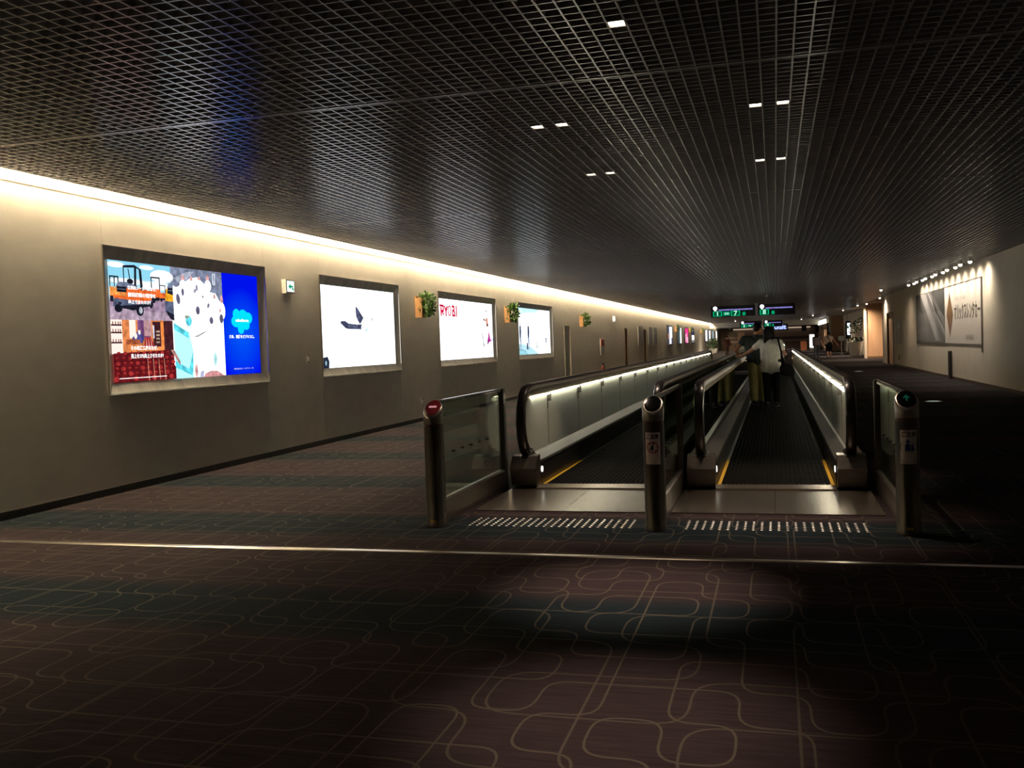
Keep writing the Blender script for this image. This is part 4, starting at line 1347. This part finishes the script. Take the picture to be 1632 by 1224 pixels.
# shop with shelves near the far right
t = thing('shop_shelving', (4.6, 97, 0), 'brightly lit shop shelving with orange goods at the far right', 'shelving')
obj('back_panel', MB().box(5.05, 5.3, 91, 109, 0, 2.8), mat('shop_back', (.6, .3, .12), .6), t)
for k in range(7):
    obj('upright', MB().box(4.6, 5.05, 91 + k * 3 - .06, 91 + k * 3 + .06, 0, 2.6), mat('dark_upright', (.08, .05, .03), .6), t)
for k in range(6):
    o = obj('goods', MB().box(4.65, 5.05, 91.2 + k * 3, 93.8 + k * 3, .3, 2.0), mat('goods_%d' % (k % 3), [(.65, .3, .1), (.55, .42, .28), (.4, .2, .1)][k % 3], .6, noise=.5, nscale=4), t)
for k in range(4):
    obj('header_lamp', MB().box(4.45, 4.6, 91.4 + k * 4, 93.8 + k * 4, 2.55, 2.95), emit((1, .96, .82), 2.2), t)
t = thing('glowing_panel', (3.2, 88, 0), 'bright white glowing standing panel left of the two walkers', 'panel')
obj('case', MB().box(2.95, 3.4, 88, 88.2, 0, 1.58), WHITEP, t)
obj('screen', MB().box(2.98, 3.37, 87.98, 88.0, .40, 1.55), emit((1, .97, .9), 2.6), t)

# far end: counter, shelves, panels
t = thing('far_counter', (-1, 121, 0), 'dim brown service counter across the far end of the hall', 'counter')
for z0, z1, c in [(0, .95, (.16, .09, .06)), (.95, 1.1, (.5, .33, .25)), (1.1, 1.5, (.12, .08, .07)), (1.5, 1.62, (.45, .3, .22))]:
    obj('counter_board', MB().box(-5.5, 4.8, 120.5, 121, z0, z1), mat('counter_%.2f' % c[0], c, .6), t)
obj('top_light', MB().box(-5.0, 4.2, 120.6, 120.9, 2.5, 2.62), emit((1, .75, .55), .5), t)
obj('shelf_back', MB().box(-5.5, 4.8, 120.95, 121.1, 1.62, 2.7), mat('grey_brown_back', (.2, .16, .13), .7), t)
t = thing('orange_cabinet', (2.9, 100, 0), 'small orange brown cabinet on the far floor right of the walkways', 'cabinet')
obj('body', MB().box(2.5, 3.1, 100, 100.5, 0, .95), mat('orange_cab', (.5, .16, .05), .5), t)
obj('top', MB().box(2.45, 3.15, 99.95, 100.5, .95, 1.0), BLACK, t)
t = thing('notice_stand', (-3.2, 100, 0), 'tan brown notice panel far behind the left walkway', 'panel')
obj('board', MB().box(-3.7, -3.0, 100, 100.06, 1.0, 2.05), mat('tan_board', (.5, .28, .18), .6), t)
obj('leg', MB().box(-3.65, -3.6, 100, 100.05, 0, 1.0), DARKSTEEL, t); obj('leg', MB().box(-3.1, -3.05, 100, 100.05, 0, 1.0), DARKSTEEL, t)
for x, y, lb, z0 in [(-4.9, 112, 'left dark speaker box hanging from the far ceiling', 2.3), (3.1, 108, 'right dark speaker box hanging from the far ceiling', 2.0)]:
    t = thing('speaker_box', (x, y, z0), lb, 'speaker', 'far hanging speaker boxes')
    obj('box', MB().box(x - .25, x + .25, y, y + .4, z0, z0 + .65), BLACK, t)
    obj('bracket', MB().box(x - .03, x + .03, y + .15, y + .2, z0 + .65, ZC), BLACK, t)
# far standing planters under the last adverts
for y, lb in [(95, 'nearer small dark shrub on a stand below the far white adverts'), (100.5, 'farther small dark shrub on a stand below the far white adverts')]:
    x = XL + .7
    t = thing('potted_shrub', (x, y, 0), lb, 'plant', 'small shrubs far left')
    obj('pot', MB().lathe((x, y, 0), [(.2, 0), (.3, .45), (.28, .5)], 12), POTM, t, smooth=True)
    f = MB(); leaf_cluster(f, (x, y, .95), .45, 90, .25, squash=(.7, .7, 1)); obj('foliage', f, LEAFD, t)
# fill lamps added to brighten the far end of the hall
for i, (x, y, pw) in enumerate([(-3.5, 90, 1100), (2.5, 95, 1300), (0, 112, 2600), (3.0, 80, 900)]):
    t = thing('ceiling_spotlight', (x, y, ZC), ['added fill lamp far left over the far walkway', 'added fill lamp before the bright shop', 'added fill lamp over the far counter', 'added fill lamp over the far right aisle'][i], 'spotlight', 'added far fill lamps')
    inst('housing', sh_me, t, (x, y, ZC - .03)); inst('bulb', sl_me, t, (x, y, ZC - .04))
    ld = bpy.data.lights.new('lamp', 'SPOT')
    ld.energy = pw; ld.color = (1, .82, .62); ld.spot_size = math.radians(160); ld.spot_blend = 1; ld.shadow_soft_size = .05
    lo = bpy.data.objects.new('lamp', ld)
    col.objects.link(lo); lo.parent = t; lo.location = (0, 0, -.15)

# ================================================================== PEOPLE
def capsule(mb, a, b, ra, rb, n=10):
    a, b = Vector(a), Vector(b)
    d = b - a
    L = max(d.length, 1e-4)
    d = d / L
    s = d.orthogonal().normalized()
    q = d.cross(s)
    rings = []
    for k in range(4):
        t = PI / 2 * (k + .25) / 4.25 if k == 0 else PI / 2 * k / 4
        rings.append((a - d * ra * math.cos(t), ra * math.sin(t)))
    rings.append((a, ra))
    rings.append((b, rb))
    for k in range(3, -1, -1):
        t = PI / 2 * (k + .25) / 4.25 if k == 0 else PI / 2 * k / 4
        rings.append((b + d * rb * math.cos(t), rb * math.sin(t)))
    vs, fs = [], []
    for c, r in rings:
        for i in range(n):
            an = 2 * PI * i / n
            vs.append(c + (s * math.cos(an) + q * math.sin(an)) * r)
    for k in range(len(rings) - 1):
        for i in range(n):
            j = (i + 1) % n
            fs.append((k * n + i, k * n + j, (k + 1) * n + j, (k + 1) * n + i))
    fs.append(tuple(range(n - 1, -1, -1)))
    fs.append(tuple((len(rings) - 1) * n + i for i in range(n)))
    mb.add(vs, fs)

def fuse(name, mb, material, parent, voxel=.012, smooth_it=6, label=None):
    """fuse overlapping volumes into one continuous surface"""
    me = bpy.data.meshes.new('tmp')
    me.from_pydata([tuple(v) for v in mb.v], [], mb.f)
    bm = bmesh.new(); bm.from_mesh(me)
    bmesh.ops.recalc_face_normals(bm, faces=bm.faces)
    bm.to_mesh(me); bm.free()
    ob = bpy.data.objects.new('tmp', me)
    col.objects.link(ob)
    r = ob.modifiers.new('r', 'REMESH'); r.mode = 'VOXEL'; r.voxel_size = voxel; r.use_smooth_shade = True
    s = ob.modifiers.new('s', 'SMOOTH'); s.iterations = smooth_it; s.factor = .5
    dg = bpy.context.evaluated_depsgraph_get()
    res = bpy.data.meshes.new_from_object(ob.evaluated_get(dg))
    bpy.data.objects.remove(ob); bpy.data.meshes.remove(me)
    res.name = name
    res.materials.clear(); res.materials.append(material)
    off = ORG[parent.name]
    res.transform(Matrix.Translation((-off[0], -off[1], -off[2])))
    res.polygons.foreach_set('use_smooth', [True] * len(res.polygons))
    o = bpy.data.objects.new(name, res)
    col.objects.link(o); o.parent = parent
    ORG[o.name] = off
    if label: o['label'] = label
    return o

def person(pos, H, label, J, clothes, hair, skin, face_dir, voxel=.012, hold=None):
    """J: joints in metres relative to pos: dict with hip, chest, neck, head, and per side shoulder, elbow, wrist, hipj, knee, ankle, toe"""
    px, py, pz = pos
    W = lambda q: Vector((px + q[0], py + q[1], pz + q[2]))
    t = thing('person', pos, label, 'person')
    b = MB()
    k = H / 1.65
    fd = Vector(face_dir).normalized()
    hd = W(J['head'])
    # torso
    capsule(b, W(J['hip']) + Vector((-.07 * k, 0, 0)), W(J['hip']) + Vector((.07 * k, 0, 0)), .105 * k, .105 * k)
    capsule(b, W(J['hip']), W(J['chest']), .115 * k, .125 * k)
    capsule(b, W(J['chest']) + Vector((-.06 * k, 0, 0)), W(J['chest']) + Vector((.06 * k, 0, 0)), .115 * k, .115 * k)
    capsule(b, W(J['chest']), W(J['neck']), .09 * k, .055 * k)
    capsule(b, W(J['neck']), hd - Vector((0, 0, .04 * k)), .052 * k, .05 * k)
    # head with jaw, nose, ears
    b.ball(hd + Vector((0, 0, .02 * k)), (.078 * k, .094 * k, .105 * k), 14)
    b.ball(hd + fd * .035 * k + Vector((0, 0, -.055 * k)), (.052 * k, .058 * k, .06 * k), 12)
    capsule(b, hd + fd * .09 * k + Vector((0, 0, .01 * k)), hd + fd * .107 * k + Vector((0, 0, -.025 * k)), .012 * k, .016 * k, 8)
    capsule(b, hd + fd * .08 * k + Vector((0, 0, -.06 * k)), hd + fd * .088 * k + Vector((0, 0, -.055 * k)), .02 * k, .012 * k, 8)
    sd = fd.cross(Vector((0, 0, 1)))
    for s_ in (-1, 1):
        b.ball(hd + sd * s_ * .082 * k + Vector((0, 0, -.005 * k)), (.016 * k, .022 * k, .032 * k), 8)
    for S in ('l', 'r'):
        sh, el, wr = W(J['sh_' + S]), W(J['el_' + S]), W(J['wr_' + S])
        capsule(b, W(J['chest']) + Vector((0, 0, .06)), sh, .085 * k, .058 * k)
        capsule(b, sh, el, .050 * k, .040 * k)
        capsule(b, el, wr, .040 * k, .028 * k)
        # hand: palm, four fingers, thumb
        hdv = (wr - el).normalized()
        bend = Vector(J.get('hand_' + S, hdv)).normalized()
        palm_e = wr + bend * .085 * k
        side = bend.cross(Vector((0, 1, 0)))
        side = side.normalized() if side.length > .2 else bend.cross(Vector((1, 0, 0))).normalized()
        nrm = bend.cross(side)
        for q in (-1.2, -.4, .4, 1.2):
            capsule(b, wr + side * q * .012 * k, palm_e + side * q * .02 * k, .018 * k, .014 * k, 8)
        for q, ln in ((-1.2, .062), (-.4, .074), (.4, .08), (1.2, .068)):
            f0 = palm_e + side * q * .021 * k
            f1 = f0 + (bend * .8 + nrm * .35).normalized() * ln * .55 * k
            f2 = f1 + (bend * .45 + nrm * .9).normalized() * ln * .5 * k
            capsule(b, f0, f1, .0105 * k, .0095 * k, 6); capsule(b, f1, f2, .0095 * k, .008 * k, 6)
        th0 = wr + bend * .03 * k + side * .03 * k
        th1 = th0 + (side * .8 + bend * .7).normalized() * .04 * k
        capsule(b, th0, th1, .014 * k, .011 * k, 6); capsule(b, th1, th1 + (bend + nrm * .4).normalized() * .03 * k, .011 * k, .009 * k, 6)
        hj, kn, an, toe = W(J['hj_' + S]), W(J['kn_' + S]), W(J['an_' + S]), W(J['toe_' + S])
        capsule(b, hj, kn, .082 * k, .056 * k)
        capsule(b, kn, kn + (an - kn) * .35, .052 * k, .055 * k)
        capsule(b, kn + (an - kn) * .35, an, .055 * k, .036 * k)
        heel = an + (an - toe).normalized() * .045 * k
        heel.z = toe.z
        capsule(b, heel, toe, .036 * k, .032 * k); capsule(b, an, heel, .036 * k, .034 * k)
    fuse('body', b, skin, t, voxel)
    # eyes
    for s_ in (-1, 1):
        e = MB().ball(hd + fd * .086 * k + sd * s_ * .032 * k + Vector((0, 0, .012 * k)), .012 * k, 8)
        obj('eye', e, mat('eye_dark', (.02, .015, .015), .2), t, smooth=True)
    # clothes
    infl = .018 * k
    for c in clothes:
        m = MB()
        if c[0] == 'shirt':
            hem, sl = c[2], c[3]
            hp = W(J['hip']); ch = W(J['chest'])
            low = Vector((hp.x, hp.y, pz + hem))
            capsule(m, low + Vector((-.085 * k, 0, .08)), low + Vector((.085 * k, 0, .08)), .125 * k, .125 * k)
            capsule(m, low + Vector((-.075 * k, 0, .1)), ch + Vector((-.075 * k, 0, 0)), .128 * k, .128 * k); capsule(m, low + Vector((.075 * k, 0, .1)), ch + Vector((.075 * k, 0, 0)), .128 * k, .128 * k)
            capsule(m, low + Vector((0, 0, .09)), ch, .142 * k, .146 * k)
            capsule(m, ch, W(J['neck']) - Vector((0, 0, .045)), .12 * k, .075 * k)
            for S in ('l', 'r'):
                sh, el, wr = W(J['sh_' + S]), W(J['el_' + S]), W(J['wr_' + S])
                capsule(m, ch + Vector((0, 0, .06)), sh, .105 * k, .076 * k)
                if sl <= 1:
                    capsule(m, sh, sh + (el - sh) * sl, .072 * k, .066 * k)
                else:
                    capsule(m, sh, el, .072 * k, .058 * k); capsule(m, el, el + (wr - el) * (sl - 1), .058 * k, .05 * k)
            fuse('shirt', m, c[1], t, voxel * 1.1)
        if c[0] in ('trousers', 'shorts'):
            hp = W(J['hip'])
            frac = c[2]
            fat = c[3] if len(c) > 3 else 0
            capsule(m, hp + Vector((-.085 * k, 0, .04)), hp + Vector((.085 * k, 0, .04)), .118 * k, .118 * k)
            for S in ('l', 'r'):
                hj, kn, an = W(J['hj_' + S]), W(J['kn_' + S]), W(J['an_' + S])
                if frac <= 1:
                    capsule(m, hj, hj + (kn - hj) * frac, .098 * k + fat, .085 * k + fat)
                else:
                    capsule(m, hj, kn, .098 * k + fat * .6, .074 * k + fat); capsule(m, kn, kn + (an - kn) * min(.97, frac - 1), .074 * k + fat, .056 * k + fat)
            fuse(c[0], m, c[1], t, voxel * 1.1)
        if c[0] == 'shoes':
            for S in ('l', 'r'):
                m = MB()
                an, toe = W(J['an_' + S]), W(J['toe_' + S])
                heel = an + (an - toe).normalized() * .05 * k; heel.z = toe.z
                capsule(m, heel + Vector((0, 0, .008)), toe + Vector((0, 0, .008)), .044 * k, .042 * k); capsule(m, heel + Vector((0, 0, .02)), an - Vector((0, 0, .02)), .044 * k, .044 * k)
                sh = fuse('shoe', m, c[1], t, .012, 3)
                so = MB(); capsule(so, heel - Vector((0, 0, .022)), toe - Vector((0, 0, .022)), .03 * k, .03 * k)
                so.v = [(v[0], v[1], max(v[2], pz + .002) if v[2] < pz + .02 else min(v[2], pz + .02)) for v in so.v]
                obj('sole', so, c[2], sh)
    # hair
    m = MB()
    back = -fd
    m.ball(hd + Vector((0, 0, .035 * k)) + back * .018 * k, (.092 * k, .104 * k, .105 * k), 14)
    if hair[1] > 0:
        L = hair[1]
        m.ball(hd + back * .03 * k + Vector((0, 0, -.02 * k)), (.108 * k, .09 * k, .11 * k), 12)
        for q in (-.075, -.03, .03, .075):
            capsule(m, hd + back * .055 * k + sd * q * k, hd + back * .07 * k + sd * q * 1.15 * k - Vector((0, 0, L)), .045 * k, .034 * k, 8)
    fuse('hair', m, hair[0], t, .012, 4)
    return t

SKIN = mat('skin', (.42, .22, .14), .55)
SKIN2 = mat('skin_tanned', (.36, .17, .09), .55)
HAIRM = mat('black_hair', (.005, .0045, .0045), .5, spec=.2)
COTTON = mat('white_cotton', (.72, .70, .62), .8, noise=.12, nscale=14)
BLKC = mat('black_cloth', (.006, .006, .007), .9, spec=.1)
KHAKI = mat('khaki_cloth', (.30, .25, .09), .85, noise=.35, nscale=14, stretch=(1, 1, .35))
TEAL = mat('dark_green_shirt', (.03, .04, .04), .8)
DENIM = mat('dark_denim', (.04, .045, .06), .85)
BEIGE = mat('beige_cloth', (.42, .33, .27), .8)
MAROON = mat('maroon_cloth', (.16, .05, .04), .8)
SOLE = mat('pale_sole', (.45, .43, .4), .6)
SHOEB = mat('dark_shoe', (.03, .03, .03), .6)

# woman in the white top, her left hand on the handrail
JW = dict(hip=(.0, 0, .88), chest=(-.01, .02, 1.20), neck=(-.03, .03, 1.37), head=(-.05, .05, 1.49),
          sh_l=(-.175, .02, 1.30), el_l=(-.40, .10, 1.13), wr_l=(-.555, .15, 1.045), hand_l=(-.9, .2, -.12),
          sh_r=(.165, .02, 1.29), el_r=(.27, -.02, 1.05), wr_r=(.235, .10, 1.16), hand_r=(-.3, .3, .7),
          hj_l=(-.085, 0, .83), kn_l=(-.085, .02, .47), an_l=(-.085, -.01, .10), toe_l=(-.10, .13, .055),
          hj_r=(.085, 0, .83), kn_r=(.095, .03, .47), an_r=(.10, .01, .10), toe_r=(.13, .15, .055))
woman = person((-.09, 19.5, .015), 1.62, 'person in white top and black trousers holding the left handrail', JW,
       [('trousers', BLKC, 1.95, .012), ('shirt', COTTON, .70, .55), ('shoes', SHOEB, SOLE)], (HAIRM, .20), SKIN, (-.35, .94, 0))
t = thing('shoulder_bag', (.17, 19.5, .68), 'black shoulder bag hanging at the hip of the person in white', 'bag')
bg = MB().extrude_y([(.09, .66), (.34, .62), (.37, .72), (.32, .86), (.13, .90), (.07, .80)], 19.27, 19.39)
bo = obj('bag_body', bg, BLKC, t)
bv = bo.modifiers.new('b', 'BEVEL'); bv.width = .03; bv.segments = 3
obj('strap', MB().sweep([(.12, 19.385, .88), (.115, 19.36, 1.1), (.08, 19.365, 1.27), (.05, 19.42, 1.395), (.05, 19.53, 1.40), (.07, 19.64, 1.27), (.12, 19.66, 1.05), (.16, 19.57, .88)], [(-.018, -.004), (.018, -.004), (.018, .004), (-.018, .004)]), BLKC, t)

# man leaning towards her
JM = dict(hip=(.0, .02, .93), chest=(-.06, .03, 1.27), neck=(-.02, .02, 1.46), head=(.03, .0, 1.575),
          sh_l=(-.26, .02, 1.37), el_l=(-.43, -.06, 1.15), wr_l=(-.36, .06, 1.045), hand_l=(.1, .8, -.2),
          sh_r=(.13, .0, 1.38), el_r=(.22, .05, 1.12), wr_r=(.14, .2, 1.02), hand_r=(-.5, .6, 0),
          hj_l=(-.09, .02, .88), kn_l=(-.09, .05, .49), an_l=(-.08, .0, .10), toe_l=(-.10, .15, .055),
          hj_r=(.09, .02, .88), kn_r=(.10, .05, .49), an_r=(.10, .02, .10), toe_r=(.14, .16, .055))
person((-.36, 20.1, .015), 1.74, 'person in dark shirt and khaki trousers leaning in, head turned right', JM,
       [('trousers', KHAKI, 1.95, .022), ('shirt', TEAL, .86, .35), ('shoes', SHOEB, SOLE)], (HAIRM, 0), SKIN2, (.85, .5, -.15))

def walk_joints(stride=.16, arm=.12):
    return dict(hip=(0, 0, .88), chest=(0, .02, 1.20), neck=(0, .02, 1.38), head=(0, .03, 1.50),
          sh_l=(-.17, .01, 1.31), el_l=(-.22, -.03, 1.06), wr_l=(-.21, arm, .86), sh_r=(.17, .01, 1.31), el_r=(.25, -.08, 1.08), wr_r=(.32, -arm, .88),
          hj_l=(-.085, 0, .83), kn_l=(-.085, .03 - stride * .3, .46), an_l=(-.085, -stride, .11), toe_l=(-.09, -stride + .15, .055),
          hj_r=(.085, 0, .83), kn_r=(.085, .08 + stride * .4, .47), an_r=(.085, stride, .10), toe_r=(.09, stride + .15, .055))
person((2.45, 60.6, 0), 1.62, 'person with long dark hair and dark trousers walking at far right', walk_joints(),
       [('trousers', DENIM, 1.95, .01), ('shirt', mat('navy_brown_cloth', (.10, .08, .09), .8), .82, .7), ('shoes', SHOEB, SOLE)], (HAIRM, .30), SKIN, (0, 1, 0), .016)
JB = walk_joints(.14, .1)
JB['el_r'] = (.30, -.05, 1.08); JB['wr_r'] = (.46, .0, .88)
person((3.2, 61.3, 0), 1.68, 'person in beige top and black shorts walking beside the long haired one', JB,
       [('shorts', BLKC, .85, .02), ('shirt', BEIGE, .84, .5), ('shoes', SHOEB, SOLE)], (HAIRM, 0), SKIN, (.1, 1, 0), .016)
t = thing('waist_bag', (3.2, 61.15, .9), 'black cross body bag on the person in beige', 'bag')
o = obj('bag_body', MB().box(3.12, 3.36, 61.08, 61.17, .72, 1.0), BLKC, t)
obj('strap', MB().sweep([(3.30, 61.15, .98), (3.2, 61.14, 1.2), (3.08, 61.17, 1.42)], [(-.02, -.004), (.02, -.004), (.02, .004), (-.02, .004)]), BLKC, t)
person((-3.55, 74.0, 0), 1.75, 'distant person in maroon standing left of the far walkway', walk_joints(.03, .02),
       [('trousers', mat('brown_trousers', (.09, .05, .04), .85), 1.95, .01), ('shirt', MAROON, .85, 1.6), ('shoes', SHOEB, SOLE)], (HAIRM, 0), SKIN, (.3, -1, 0), .018)
